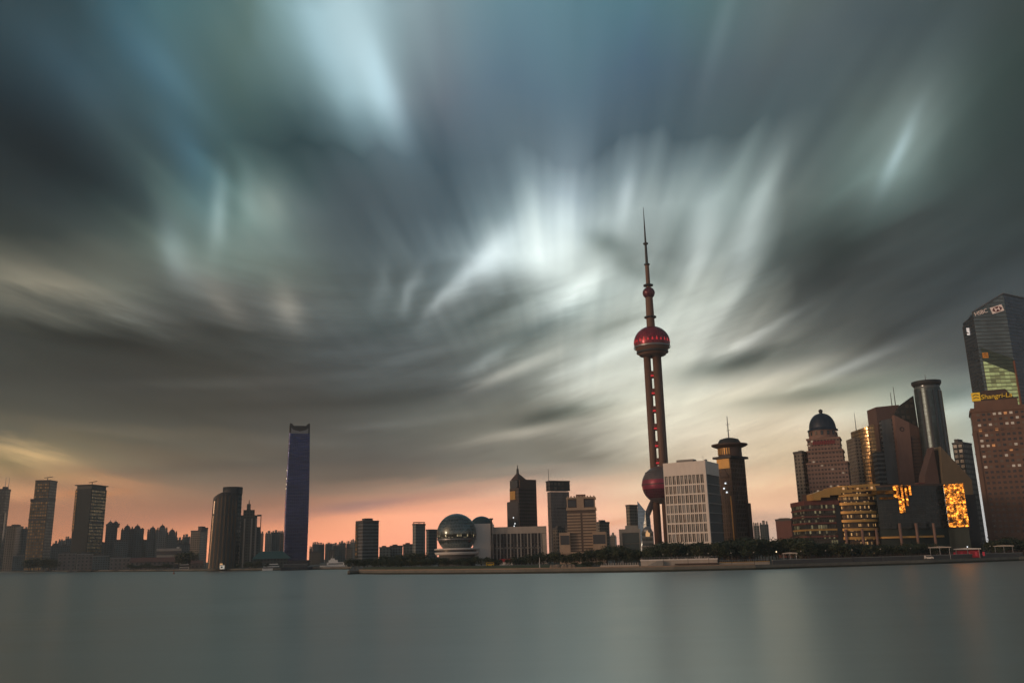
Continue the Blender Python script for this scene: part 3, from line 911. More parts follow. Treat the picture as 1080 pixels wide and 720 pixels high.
mb = MB().box(w/2 + 4, w/2 + 5, -1, 1, 0, h1 + 1).box(w/2, w/2 + 4, -1, 1, h1 - 1, h1 + 1).box(w/2, w/2 + 4, -1, 1, 0, h1 - 14)
mb.build('open_frame', M['flat3'], t)

# tall blue tower with the notched crown
Y = 1180
x0, x1 = gp(298.5, Y), gp(324, Y)
xt0, xt1 = xat(304.8, 448, Y), xat(328.2, 448, Y)
w, wt = (x1 - x0), (xt1 - xt0)
h = hgt(316, 446, Y)
az = atan2((x0 + x1) / 2, Y)
t = thing('skyscraper', 'tall tapered blue-violet glass skyscraper with a notched crown', 'skyscraper', ((x0 + x1) / 2 - w * .13, Y + w * .45, G), -az + radians(2))
w *= .93
hb = h * .93


def sq(w_, c_=.035):
    a, b_ = w_ / 2, w_ / 2 * (1 - c_ * 2)
    return [(-b_, -a), (b_, -a), (a, -b_), (a, b_), (b_, a), (-b_, a), (-a, b_), (-a, -b_)]


K = 8
lv_ = [hb * i / K for i in range(K + 1)]


def wid(z):
    k = z / h
    return w * (1 + .05 * sin(pi * min(1, k * 1.1)) - .09 * k * k)


mb = MB()
for a, b_ in zip(lv_, lv_[1:]):
    mb.prism(sq(wid(a)), a, b_, sq(wid(b_)), cap=(b_ == hb), cum=True)
mb.build('curtain_wall', M['blue'], t)
wc = wid(h)
mb = MB()
for sx, sy, rz in ((0, -1, 0), (0, 1, 0)):
    y = sy * (wc / 2 - .6)
    mb.slab([(-wc/2, hb), (wc/2, hb), (wc/2, h), (wc*.40, h - .5), (wc*.30, h - 3.5), (-wc*.30, h - 3.5), (-wc*.40, h - .5), (-wc/2, h)], y - .6, y + .6)
for sx in (-1, 1):
    mb.box(sx * wc/2 - (.02 if sx < 0 else 1.2), sx * wc/2 + (1.2 if sx < 0 else .02), -wc/2 + 1.3, wc/2 - 1.3, hb, h - 3)
mb.build('crown', M['dark'], t)
MB().slab([(-wc*.42, hb - 1), (wc*.42, hb - 1), (wc*.42, hb + 7), (wc*.3, hb + 4), (0, hb + 2), (-wc*.3, hb + 4), (-wc*.42, hb + 7)], -wc/2 - .5, -wc/2 - .05).build('crown_band', M['steel'], t)
for z in (h*.35, h*.38, h*.405, h*.43, h*.53, h*.56, h*.6, h*.66):
    ww = wid(z) / 2
    MB().box(-ww - .3, -ww + .8, -ww * .62, -ww * .5, z, z + 1.6).build('edge_glint', M['lamp'] if z > h * .5 else M['redlamp'], t)  # gold and red edge glints put in as small glowing boxes
MB().box(-w*.62, w*.62, -w*.62, w*.5, 0, 7).build('podium', M['glassd'], t)

# teal roofed ferry hall
Y = 985
fr = facing(265, 307, Y, 26)
cx, cy, rot, w, d = fr
h = hgt(285, 581, Y)
t = at('ferry_hall', 'low hall with sloping dark teal roof left of the blue skyscraper', 'hall', fr)
MB(4).box(-w/2 + 2, w/2 - 3, -d/2, d/2, 0, h * .55).build('wall', M['tealgrid'], t)
MB().prism([(-w/2, -d/2 - 3), (w/2, -d/2 - 3), (w/2, d/2), (-w/2, d/2)], h * .55, h, [(-w*.3, -4), (w*.28, -4), (w*.2, 4), (-w*.26, 4)]).build('roof', M['teal'], t)

# slab tower right of the blue skyscraper and its neighbours
Y = 1050
fr = corner(374.5, 382, 399, Y, 62)
h = hgt(387, 549.5, Y)
t = block('slab_tower', 'lone grey banded slab tower right of the blue skyscraper', 'tower', fr, h, M['slate'], plant=[(-.2, .2, 4)])
MB(2.6).box(-fr[3]/2 - .35, -fr[3]/2 + 6, -fr[4]/2 - .35, -fr[4]/2, 8, h - 1).build('bronze_bay', M['bronze'], t)
Y = 900
fr = corner(435, 438.5, 448.5, Y, 50)
t = block('slab_tower', 'narrow pale tower with a roof frame, left of the glass globe', 'tower', fr, hgt(442, 553, Y), M['flat1'])
mb = MB()
for k in (-.4, 0, .4):
    mb.box(fr[3]*k - .3, fr[3]*k + .3, fr[4]*k - .3, fr[4]*k + .3, hgt(442, 553, Y) + 1, hgt(442, 550.8, Y))
mb.box(-fr[3]*.48, fr[3]*.48, -fr[4]*.48, fr[4]*.48, hgt(442, 550.8, Y), hgt(442, 550, Y))
mb.build('roof_frame', M['dark'], t)
fr = corner(449.5, 452, 461, 930, 50)
block('office_block', 'dark block between the narrow pale tower and the glass globe', 'office block', fr, hgt(455, 559, 930), M['flat3'])
for (a, b_, top, Y, mm, lab) in ((400, 412, 577.5, 1000, 'flat3', 'low dark block just right of the lone slab tower'),
                             (411, 424.5, 576, 1020, 'flat1', 'low grey block midway between slab tower and globe'),
                             (425, 437, 574.5, 960, 'flat3', 'stepped dark block left of the narrow pale tower')):
    block('office_block', lab, 'office block', facing(a, b_, Y, 20), hgt((a + b_) / 2, top, Y), M[mm], plant=[(-.3, .1, 2.5)])

# hazy flats far behind the blue tower
rnd = random.Random(3)
far_rows = [(269, 276.5, 562, 1700), (279, 286, 562.5, 1700), (286, 294, 561, 1720), (294, 299, 562, 1740),
            (326, 331, 578, 1800), (329, 335, 573.5, 1750), (335, 341.5, 574, 1760), (343, 350, 573.5, 1750), (350.5, 357, 575, 1700), (357, 364, 572.5, 1720),
            (365, 370, 573, 1740), (369.5, 375, 571.5, 1700), (184, 192, 569, 1650), (191, 199, 566, 1700), (53, 60, 573, 1750), (59, 66, 570, 1750), (66, 72, 568, 1700), (20, 26, 557.5, 1640),
            (645, 650.5, 565, 1500), (797, 803, 554, 1250), (804, 813, 552.5, 1280)]
for i, (a, b_, top, Y) in enumerate(far_rows):
    fr = facing(a, b_, Y, 16, rnd.uniform(-10, 10))
    h = hgt((a + b_) / 2, top, Y)
    side = ('pale hazy apartment block far behind the blue skyscraper' if 265 < a < 380 else 'small hazy block on the far left skyline between the towers' if a < 220 else 'pale hazy block on the skyline beside the round-hatted tower' if a > 790 else 'small far block in the gap left of the pearl-strung tower')
    t = at('apartment_block', side, 'apartment block', fr, 'hazy far apartment blocks behind the blue skyscraper' if 265 < a < 380 else 'hazy far blocks on the left skyline' if a < 220 else 'hazy far blocks at right' if a > 790 else None)
    w, d = fr[3], fr[4]
    mt = M[rnd.choice(['flat1', 'flat2', 'flat1', 'flat3'])]
    MB(3.2).box(-w/2, w/2, -d/2, d/2, 0, h).build('wall', mt, t)
    mb = MB().box(-w*.18, w*.12, -3, 4, h, h + rnd.uniform(3, 6)).box(-w*.48, -w*.3, -3, 3, h, h + rnd.uniform(1, 5)).box(w*.25, w*.44, -3, 3, h, h + rnd.uniform(1, 5))
    mb.build('roof_house', M['conc'], t)
for (a, b_, top, Y, mm, lab) in ((103, 119, 573, 1540, 'flat3', 'dark wide block behind and right of the flat-plated tower'), (146, 157, 569.5, 1560, 'flat3', 'dark block between the twin-domed flats and the three domed towers'),
                             (153, 186, 574, 1560, 'flat3', 'long dark block behind the three domed towers'), (186, 199, 574, 1500, 'flat1', 'grey block left of the tan ribbed office block'), (50, 72, 576, 1620, 'flat3', 'dark wide block filling the gap between the two tall gridded towers')):
    block('apartment_block', lab, 'apartment block', facing(a, b_, Y, 16), hgt((a + b_) / 2, top, Y), M[mm], plant=[(-.4, -.2, 3), (.1, .3, 4)])
# lower tan fronts before them
for (a, b_, top, Y, lab) in ((326, 338, 582, 1350, 'low tan block nearest the blue skyscraper on its right'), (346, 352.5, 580.5, 1350, 'low tan block behind the white ship'), (364.5, 371, 578, 1350, 'low tan block touching the lone slab tower')):
    block('apartment_block', lab, 'apartment block', facing(a, b_, Y, 14), hgt((a + b_) / 2, top, Y), M['flat2'])

# old low fronts along the far left bank
old = [(60, 79, 584, 1330, 'old', 'low pale quayside house with small windows left of the dark two-tone tower'),
       (80, 97, 584.5, 1300, 'old', 'low quayside house directly below the dark two-tone tower'),
       (97, 114, 586.5, 1290, 'flat3', 'dark low quayside house below and right of the two-tone tower'),
       (115, 137, 588.5, 1230, 'old', 'low pinkish quayside house with three square windows'),
       (12, 30, 586, 1500, 'flat3', 'brown low house near the left edge below the squat block'),
       (137, 184, 587.5, 1190, 'roofed', 'long low pinkish warehouse with a dull red roof'),
       (201, 214, 590.5, 1080, 'roofed', 'small pinkish house with arched gable left of the curved pair')]
for (a, b_, top, Y, kind, lab) in old:
    fr = facing(a, b_, Y, 22)
    w, d = fr[3], fr[4]
    h = hgt((a + b_) / 2, top, Y)
    t = at('quayside_house', lab, 'house', fr, 'low houses along the far left quay')
    mt = M['flat3'] if kind == 'flat3' else M['old']
    hw = h * .62 if kind == 'roofed' else h
    MB(5.5).box(-w/2, w/2, -d/2, d/2, 0, hw).build('wall', mt, t)
    if kind == 'roofed':
        MB().prism([(-w/2 - 1, -d/2 - 1), (w/2 + 1, -d/2 - 1), (w/2 + 1, d/2 + 1), (-w/2 - 1, d/2 + 1)], hw, h, [(-w/2, -1), (w/2, -1), (w/2, 1), (-w/2, 1)]).build('roof', M['roof'], t)
    else:
        MB().box(-w/2 - .4, w/2 + .4, -d/2 - .4, d/2 + .4, hw, hw + .9).build('cornice', M['conc'], t)
        if w > 20:
            MB().box(-w*.3, w*.1, -3, 3, hw + .9, hw + 3.5).build('roof_house', M['dconc'], t)
Y = 1260
fr = facing(163.5, 194, Y, 30)
w, d = fr[3], fr[4]
h = hgt(178, 578, Y)
t = at('terraced_building', 'white banded building with stepped terraces behind the long warehouse', 'building', fr)
for k, (a, b_) in enumerate(((-.5, .5), (-.46, .48), (-.48, .36))):
    MB().box(w*a, w*b_, -d/2 + k*3, d/2, h*k/3, h*(k+.62)/3).build('window_band', M['glassd'], t)
    MB().box(w*a - .6, w*b_ + .6, -d/2 + k*3 - .8, d/2, h*(k+.62)/3, h*(k+1)/3).build('terrace', M['pale'], t)
MB().box(w*.2, w*.3, -4, 2, h, h + 2).build('roof_house', M['white'], t)


# ------------------------------------------------------------------ globe hall
Y = 760
fr = facing(519, 577.5, Y, 40)
cx, cy, rot, w, d = fr
t = at('convention_hall', 'long pale hall with tall columns beside the big glass globe', 'hall', fr)
h = hgt(548, 555, Y)
MB().box(-w/2, w/2, -d/2 + 4, d/2, 0, h * .82).build('wall', facade('hall_glass', (0.09, 0.085, 0.085), (0.05, 0.05, 0.055), 3.1, 9, .8, .9, .2, .3, .4, .02), t)
mb = MB().box(-w/2, w/2, -d/2 + 1, d/2, h * .82, h).box(w*.42, w/2, -d/2 + .5, d/2 - 1, 0, h * .81)
mb.build('fascia', M['pale'], t)
for i in range(15):
    x = -w*.47 + i * w * .87 / 14
    MB().box(x - .55, x + .55, -d/2 + .8, -d/2 + 2.6, 0, h * .82).build('column', M['conc'] if i % 3 else M['dconc'], t)
MB().box(-w/2 + 3, w*.42, -d/2 + 3.3, -d/2 + 4.0, h*.42, h*.46).build('floor_edge', M['pale'], t)
mb = MB().box(-w*.37, -w*.1, -d/2 - 12, -d/2 + 1, 2.6, 5.0)
mb.build('canopy', M['red'], t)
MB().box(-w*.36, -w*.12, -d/2 - 11, -d/2 - 10, 0, 2.6).build('porch', M['white'], t)
x0, x1 = xat(499, 570, Y), xat(520, 570, Y)
xw0 = (x0 - cx) / cos(rot)
xw1 = (x1 - cx) / cos(rot)
MB().box(xw0, xw1, -d/2 - 2, d/2, 0, hgt(510, 552, Y)).build('end_wall', M['white'], t)
rd = xat(516, 552, Y) - xat(494, 552, Y)
mb = MB().ball(rd * .62, 0, 32, 10, 0, 90)
o = mb.build('rear_dome', M['glassteal'], t, True)
o.location = (xw0 + rd * .35, 8, hgt(505, 556.5, Y))
mq = MB().tube((xw1 - 1, -d/2 - 6, 0), (xw1 - 1, -d/2 - 6, hgt(517.6, 548, Y)), .9, .8).box(xw1 - 2.6, xw1 + .6, -d/2 - 7.5, -d/2 - 4.5, hgt(517.6, 548, Y), hgt(517.6, 546.5, Y))
mq.build('mast', M['dark'], t)
Y = 740
cx = xat(480.2, 562, Y)
R = (xat(501.5, 562, Y) - xat(459, 562, Y)) / 2
zc = zat(480.2, 562, Y)
t = thing('glass_globe', 'big dark glass globe sitting on a white ring deck', 'globe', (cx, Y + R, G))
gm = facade('globe_glass', (0.12, 0.14, 0.14), (0.17, 0.215, 0.215), 2.4, 2.6, .86, .84, .18, .7, .35, .05, wmetal=.4, wrough=.4)
MB().ball(R, zc - G, 56, 28, -62, 90).build('globe', gm, t, True)
MB().lathe([(R * 1.005, zc - G - 5.2), (R * 1.005, zc - G - 4.2)], 48).build('ring_band', M['steel'], t, True)
MB(1.5).lathe([(R * cos(asin(-.20)) + .12, zc - G - R * .20), (R * cos(asin(-.03)) + .12, zc - G - R * .03)], 60).build('lit_ring', facade('globe_lounge', (0.04, 0.05, 0.05), (0.06, 0.06, 0.045), 1.5, 2.0, .7, .8, .1, .3, .5, .05, lit=.28, litcol=(1, .8, .45), es=.4), t, True)
zb = zat(480, 579.5, Y) - G
MB().lathe([(R*.9, 0), (R*.9, zb - 4)], 48).build('base', M['dconc'], t)
MB().lathe([(R*1.05, zb - 4), (R*1.12, zb - 2.6), (R*1.12, zb - 1.8), (R*.8, zb - 1.8)], 56).build('lower_deck', M['white'], t, True)
MB().lathe([(R*1.0, zb - 1.8), (R*1.0, zb)], 56).build('window_band', M['glassd'], t, True)
MB().lathe([(R*1.0, zb), (R*1.13, zb + .1), (R*1.13, zb + 1.2), (R*.6, zb + 1.6)], 56).build('upper_deck', M['white'], t, True)

# ------------------------------------------------------------------ towers between the hall and the pearl tower
Y = 980
fr = corner(536.5, 549, 568, Y, 55)
cx, cy, rot, w, d = fr
t = at('spired_tower', 'dark tower with a pyramid roof, spire and gold-lit upper corner', 'tower', fr)
h1, h2, h3 = hgt(545, 528, Y), hgt(553, 514, Y), hgt(553, 505, Y)
m_e = facade('spired_front', (0.06, 0.045, 0.04), (0.05, 0.045, 0.045), 2.6, 3.8, .5, .55, .2, .3, .3, .02)
MB(2.6).box(-w/2, w/2, -d/2, d/2, 0, h1).build('wall', m_e, t)
MB().box(-w/2 - .4, w/2 - 1, -d/2 - .4, -d/2, 8, h1 - .5).build('glass_front', M['glassd'], t)
MB(2.6).box(-w*.28, w/2, -d/2, d/2, h1, h2).build('upper_wall', m_e, t)
MB().box(-w*.24, w*.2, -d/2 - .4, -d/2, h1 + 2, h2 - 3).build('gold_lit_panel', M['gold'], t)  # gold light on the upper corner put into the panel's colour
MB(2.6).box(-w*.12, w/2, -d/2 + 2, d/2, h2, h3).build('crown', M['brown'], t)
MB().box(-w*.24, w*.4, -d/2 - .2, -d/2 + 1.9, h2, h2 + 9).build('lantern', M['glassd'], t)
MB().prism([(-w*.2, -d/2), (w*.42, -d/2), (w*.42, d*.0), (-w*.2, d*.0)], h3, h3 + 7, [(w*.0, -d*.3), (w*.12, -d*.3), (w*.12, -d*.2), (w*.0, -d*.2)]).build('roof', M['brown'], t)
MB().tube((w*.06, -d*.25, h3 + 7), (w*.06, -d*.25, hgt(549.2, 493, Y)), 1.7, 1.2).tube((w*.06, -d*.25, hgt(549.2, 493, Y)), (w*.06, -d*.25, hgt(549.2, 489, Y)), .6, .3).build('spire', M['dark'], t)
for (k, z) in ((.1, .72), (.22, .62), (.15, .58)):
    MB().box(-w*.1 + w*k, -w*.1 + w*k + 1.2, -d/2 - .7, -d/2 - .4, h1*z, h1*z + 1.3).build('lit_window', M['coolamp'], t)

Y = 960
fr = corner(579.5, 583, 603, Y, 64)
cx, cy, rot, w, d = fr
h = hgt(592, 518, Y)
ht = hgt(592, 507.5, Y)
t = at('crowned_tower', 'plain grey tower with a dark square crown and a thin antenna', 'tower', fr)
MB(2.8).box(-w/2, w/2, -d/2, d/2, 0, h).build('wall', facade('grey_ribs', (0.17, 0.155, 0.15), (0.11, 0.105, 0.105), 1.6, 3.6, .5, .7, .3, .2, .25, .02), t)
MB(4).box(-w/2 - .8, w/2 + .8, -d/2 - .8, d/2 + .8, h + 1, ht).build('crown', M['bronze2'], t)
MB().box(-w/2 - 1.1, w/2 + 1.1, -d/2 - 1.1, d/2 + 1.1, ht, ht + 1.2).build('roof_edge', M['dark'], t)
MB().tube((-w*.2, -d*.45, ht + 1), (-w*.2, -d*.45, hgt(581, 494, Y)), .45, .2).build('antenna', M['steel'], t)
zq = hgt(592, 536, Y)
MB().box(w/2, w/2 + .2, -d*.2, d*.3, zq, zq + 1).build('vent_strip', M['dark'], t)
MB().box(-w*.2, w*.3, -d/2 - .25, -d/2, zq, zq + 1).build('vent_strip', M['dark'], t)
Y = 830
fr = corner(584, 589, 597, Y, 40)
block('annex_block', 'pinkish annex below the crowned grey tower, left of the beige tiered building', 'building', fr, hgt(590, 557.5, Y), M['flat2'], plant=[(-.2, .2, 3)])
fr = facing(588, 602, Y + 30, 16)
block('annex_block', 'squat tan annex with two roof stumps behind the beige tiered building', 'building', fr, hgt(596, 557, Y), M['flat2'], plant=[(-.4, -.1, 4), (.1, .4, 4)])

# beige tiered building
Y = 720
fr = facing(600.5, 631, Y, 20, -2)
cx, cy, rot, w, d = fr
t = at('tiered_building', 'beige striped building with stepped wings and a dark central slot', 'building', fr)
h, hk = hgt(615, 522.5, Y), hgt(615, 537.5, Y)
m_g = plain('beige_stone', (0.40, 0.30, 0.22), 0.7)
mb = MB().box(-w/2, w/2, -d/2 + 1, d/2, 0, hk)
mb.build('wall', plain('brown_glass', (0.13, 0.095, 0.075), 0.3, 0.2), t)
for i in range(13):
    z = 10 + (hk - 14) * i / 12
    for a, b_ in ((-.5, -.045), (.045, .5)):
        MB().box(w*a - .2, w*b_ + .2, -d/2 + .2, d/2 + .2, z, z + (hk - 14) / 12 * .58).build('stone_band', m_g, t)
MB().box(-w/2 - .6, w/2 + .6, -d/2 - .3, d/2 + .5, hk, hk + 2).build('cornice', m_g, t)
MB().box(-w*.48, w*.48, -d/2 + 1, d/2 - 1, hk + 2, h - 2.4).build('crown', M['brown'], t)
for a, b_ in ((-.46, -.17), (.13, .46)):
    MB().box(w*a, w*b_, -d/2 + .5, -d/2 + 1, hk + 2.6, h - 3.4).build('crown_window', M['glassd'], t)
MB().box(-w*.15, w*.1, -d/2 + .1, -d/2 + 1, hk + 2, h - 2.4).build('crown_pier', m_g, t)
for a in (-.5, .46):
    MB().box(w*a, w*a + w*.04, -d/2 + .1, -d/2 + 1, hk + 2, h - 2.4).build('crown_pier', m_g, t)
mb = MB().box(-w*.52, w*.52, -d/2, d/2, h - 2.4, h - 1)
for i in range(9):
    mb.box(-w*.48 + i*w*.115, -w*.48 + i*w*.115 + 1.1, -d/2 + .3, -d/2 + 2, h - 1, h)
mb.build('roof_edge', m_g, t)
MB().box(-w*.18, w*.16, -3, 3, h - 1, h + 1.6).build('roof_house', M['pink'], t)
hw = hgt(615, 561, Y)
for a, b_ in ((-.8, -.42), (.36, .84)):
    MB().box(w*a, w*b_, -d/2 - 4, d/2 - 2, 0, hw).build('wing', m_g, t)
    MB().box(w*a + (.4 if a > 0 else 1), w*b_ - (1 if a > 0 else .6), -d/2 - 4.3, -d/2 - 4, hw - 9.5, hw - 2.2).build('wing_window', M['glassd'], t)
for i in range(3):
    MB().box(-w*.72, w*.74, -d/2 - 6, -d/2 - 4.4, i*2.8, i*2.8 + 1.9).build('base_band', m_g, t)
mb = MB().box(-w*.7, w*.7, -d/2 - 5.8, -d/2 - 4.6, 8.2, 9.4)
mb.build('base_cornice', m_g, t)

fr = corner(629, 634, 644.5, 900, 40)
block('office_block', 'tan and grey block close behind the right wing of the beige tiered building', 'office block', fr, hgt(637, 551, 900), M['flat2'], plant=[(-.2, .2, 3)])
Y = 720
fr = facing(654.5, 677, Y, 26)
w, d = fr[3], fr[4]
h = hgt(665, 557.5, Y)
t = at('framed_building', 'grey framed block with a recessed dark glass front, left of the pearl-strung tower', 'building', fr)
MB().box(-w/2 + 2.5, w/2 - .4, -d/2 + 1.5, d/2, 0, h - 3).build('glass_front', M['glassteal'], t)
mb = MB().box(-w/2, -w/2 + 2.5, -d/2, d/2, 0, h - 3).box(-w/2, w/2, -d/2, d/2, h - 3, h).box(w/2 - 1, w/2, -d/2, d/2, 0, h - 3)
mb.build('frame', M['conc'], t)
for z in (h*.3, h*.55):
    MB().box(-w/2 + 2.5, w/2 - 1, -d/2 + 1, -d/2 + 1.5, z, z + .7).build('floor_edge', M['dconc'], t)
MB().box(-w*.2, w*.4, -3, 6, h, h + 3).build('roof_house', M['conc'], t)
Y = 860
fr = corner(663, 667, 675.5, Y, 45)
block('office_block', 'slim tower with a tan left face, behind the grey framed block', 'tower', fr, hgt(669, 533, Y), M['flat2'])

# faceted glass pavilion
Y = 800
fr = facing(674.5, 690, Y, 14)
w, d = fr[3], fr[4]
h = hgt(677, 526, Y)
t = at('glass_spike', 'pale blue faceted glass building with a slanted peak in front of the pearl tower shaft', 'building', fr)
MB().prism([(-w/2, -d/2), (w*.1, -d/2 - 4), (w/2, -d/2), (w/2, d/2), (-w/2, d/2)], 0, lambda x, y: h - (x + w/2) / w * h * .32,
           [(-w*.42, -d*.2), (w*.1, -d*.3), (w*.4, -d*.1), (w*.4, d/2), (-w*.4, d/2)]).build('glass_shell', facade('pale_glass', (0.3, 0.36, 0.4), (0.32, 0.40, 0.46), 2.5, 3.2, .92, .9, .12, .7, .15, .03, wmetal=.5), t)
MB().box(-w*.3, w*.2, -d/2 - 4.5, -d/2 - 2, 0, h * .25).build('porch', M['pale'], t)

# small capsule-topped block
Y = 700
fr = facing(678.5, 691, Y, 12)
w, d = fr[3], fr[4]
h = hgt(684, 560, Y)
t = at('capsule_tower', 'small grey block with a round cap and a lit pink sculpture niche', 'building', fr)
MB(3).box(-w/2, w/2, -d/2, d/2, 0, h).build('wall', M['slate'], t)
o = MB().ball(w * .42, 0, 20, 8, 0, 90).build('cap', M['steel'], t, True)
o.location = (0, 0, h)
MB().slab([(-1.6, h - 4), (1.6, h - 4), (1.9, h - 1.5), (.4, h - .4), (0, h + 1.2), (-.9, h - .2), (-1.5, h - 1.6)], -d/2 - .5, -d/2 - .1).build('sculpture', M['litwin'], t)
for z in (h*.3, h*.5):
    MB().box(-w/2 - .2, w/2 + .2, -d/2 - .3, -d/2, z, z + .8).build('stone_band', M['conc'], t)


# ------------------------------------------------------------------ the pearl-strung television tower
Y = 1060
xc = xat(688.2, 372, Y)
t = thing('television_tower', 'tall television tower stringing red globes on brown columns below a needle mast', 'tower', (xc, Y, G))
mpp = Y / cos(PITCH) / F_PX                              # metres per pixel there, before the tilt is counted


def zp(px, py):
    return zat(px, py, Y) - G


def wp(px0, px1, py):
    return xat(px1, py, Y) - xat(px0, py, Y)


brown = plain('tower_brown', (0.155, 0.082, 0.055), 0.6)
zU, RU = zp(687.8, 361.5), wp(669, 706.8, 361.5) / 2
zL, RL = zp(695, 511), wp(675.2, 715, 511) / 2
zS, RS = zp(684, 309), wp(677.6, 690.4, 309) / 2
wsh = wp(677.6, 697, 385)
rc_ = wsh * .195
cols = [(-wsh/2 + rc_, 0), (wsh*.14, -wsh*.2), (wsh/2 - rc_, wsh*.2)]
cols = [(-wsh/2 + rc_, 1.5), (wsh*.155, -wsh*.10), (wsh/2 - rc_, wsh*.25)]
for x, y in cols:
    MB().cyl(x, y, rc_, 0, zU - RU * .6, 24).build('column', brown, t, True)
ys = [(398, 0), (416.5, 0), (435, 0), (453.5, 0), (472, 0), (490, 0)]
pr = wsh * .2
for k, (py, _) in enumerate(ys):
    z0 = zp(690, py)
    z1 = z0 + wp(678, 697, py) * .36
    p = MB().cyl(-wsh*.10, 2, pr, z0, z1, 20).build('pod', M['redbrown'], t, True)
    MB().cyl(-wsh*.10, 2, pr + .15, z0 + (z1 - z0) * .12, z0 + (z1 - z0) * .38, 20).build('light_ring', M['redlamp'], p, True)
red = facade('globe_red', (0.13, 0.018, 0.03), (0.27, 0.022, 0.05), 3.0, 3.0, .85, .85, .22, .35, .4, .08, wmetal=.2, wrough=.4)
grey = facade('globe_grey', (0.16, 0.14, 0.14), (0.12, 0.10, 0.105), 2.2, 2.2, .8, .8, .3, .3, .3, .05, wmetal=.2)
dkred = facade('globe_dark', (0.09, 0.02, 0.03), (0.12, 0.02, 0.04), 3.0, 3.0, .85, .85, .25, .3, .3, .05, wmetal=.2)


def shell(R, z, a0, a1, name, mat, k=1.0, par=None):
    return MB().ball(R, z, 56, max(3, int((a1 - a0) / 5)), a0, a1, k).build(name, mat, par or t, True)


shell(RU, zU, -12, 90, 'upper_globe', red, .94)
shell(RU * .995, zU, -62, -12, 'globe_underside', brown, .9)
MB().lathe([(RU * .80, zU - RU * .62), (RU * .88, zU - RU * .58), (RU * .88, zU - RU * .50), (RU * .80, zU - RU * .46)], 48).build('rim', M['dark'], t, True)
MB().lathe([(RU * .72, zU - RU * .72), (RU * .80, zU - RU * .60)], 48).build('neck', brown, t, True)
MB().lathe([(RU * 1.01, zU - RU * .30), (RU * 1.01, zU - RU * .22)], 48).build('rim', M['steel'], t, True)
# zigzag of red lamps round the globe
for k in range(26):
    a = 2 * pi * k / 26
    s = 1 + .9 * abs(sin(k * 2.1)) * (0.4 + .6 * cos(k * .9) ** 2)
    z0 = RU * -.03
    z1 = z0 + RU * .13 * s
    c_, s_ = cos(a), sin(a)
    q0, q1 = sqrt(max(0, 1 - (z0 / RU / .94) ** 2)) * RU + .25, sqrt(max(0, 1 - (z1 / RU / .94) ** 2)) * RU + .25
    dx_, dy_ = -s_ * 1.3, c_ * 1.3
    mb = MB()
    mb.quad([(c_*q0 - dx_, s_*q0 - dy_, zU + z0), (c_*q0 + dx_, s_*q0 + dy_, zU + z0), (c_*q1 + dx_*.2, s_*q1 + dy_*.2, zU + z1), (c_*q1 - dx_*.2, s_*q1 - dy_*.2, zU + z1)])
    mb.build('red_lamp', M['redlamp'], t)
shell(RL, zL, 14, 90, 'lower_globe', grey)
shell(RL * 1.002, zL, -14, 14, 'red_belt', plain('belt_red', (0.20, 0.03, 0.055), .35, .3, emit=(0.9, 0.04, 0.15), es=.03), par=t)
shell(RL, zL, -45, -14, 'belt_underside', dkred)
shell(RL, zL, -84, -45, 'globe_underside', grey)
MB().lathe([(RL * 1.02, zL - .6), (RL * 1.02, zL + .6)], 56).build('rim', M['dark'], t, True)
for k in range(40):
    a = 2 * pi * k / 40
    q = RL * cos(radians(38)) + .1
    MB().box(-.6, .6, -.2, .2, 0, 1.1).build('porthole', M['dark'], t).matrix_local = Matrix.Translation((q * cos(a), q * sin(a), zL + RL * sin(radians(38)))) @ Matrix.Rotation(a + pi/2, 4, 'Z')
for k in range(3):
    a = radians(-90 + 120 * k + 20)
    MB().tube((cos(a) * RL * 1.9, sin(a) * RL * 1.9, 0), (cos(a) * RL * .35, sin(a) * RL * .35, zL - RL * .6), 4.0, 3.4, 16).build('strut', grey, t, True)
MB().lathe([(RL * 1.5, 0), (RL * 1.5, 9), (RL * .9, 16)], 40).build('base', M['conc'], t, True)
r1, r2, r3 = wp(679.7, 688.2, 335) / 2, wp(681.5, 686, 290) / 2, wp(680.6, 682.8, 268) / 2
zt_ = zp(678.3, 219)
MB().lathe([(r1 * 1.05, zU + RU * .8), (r1 * .92, zS - RS * .7)], 20).build('neck_shaft', brown, t, True)
shell(RS, zS, -90, 90, 'top_globe', dkred)
MB().lathe([(r2, zS + RS * .8), (r2 * .95, zp(681, 279))], 16).build('mast', brown, t, True)
MB().lathe([(r3 * 1.4, zp(681, 279)), (r3 * 1.1, zp(680, 257))], 12).build('mast', M['dark'], t, True)
MB().lathe([(r3, zp(680, 257)), (r3 * .55, zp(679, 236)), (.25, zt_), (0, zt_ + 1)], 10).build('needle', M['dark'], t, True)
for (px, py, r) in ((686, 334.5, r1 * 1.5), (683, 301, r2 * 2.3), (681, 279, r2 * 1.35), (680, 257, r3 * 2.4)):
    z = zp(px, py)
    MB().lathe([(r * .6, z - 1.6), (r, z - .7), (r, z + .7), (r * .6, z + 1.0)], 20).build('platform', M['dark'], t, True)


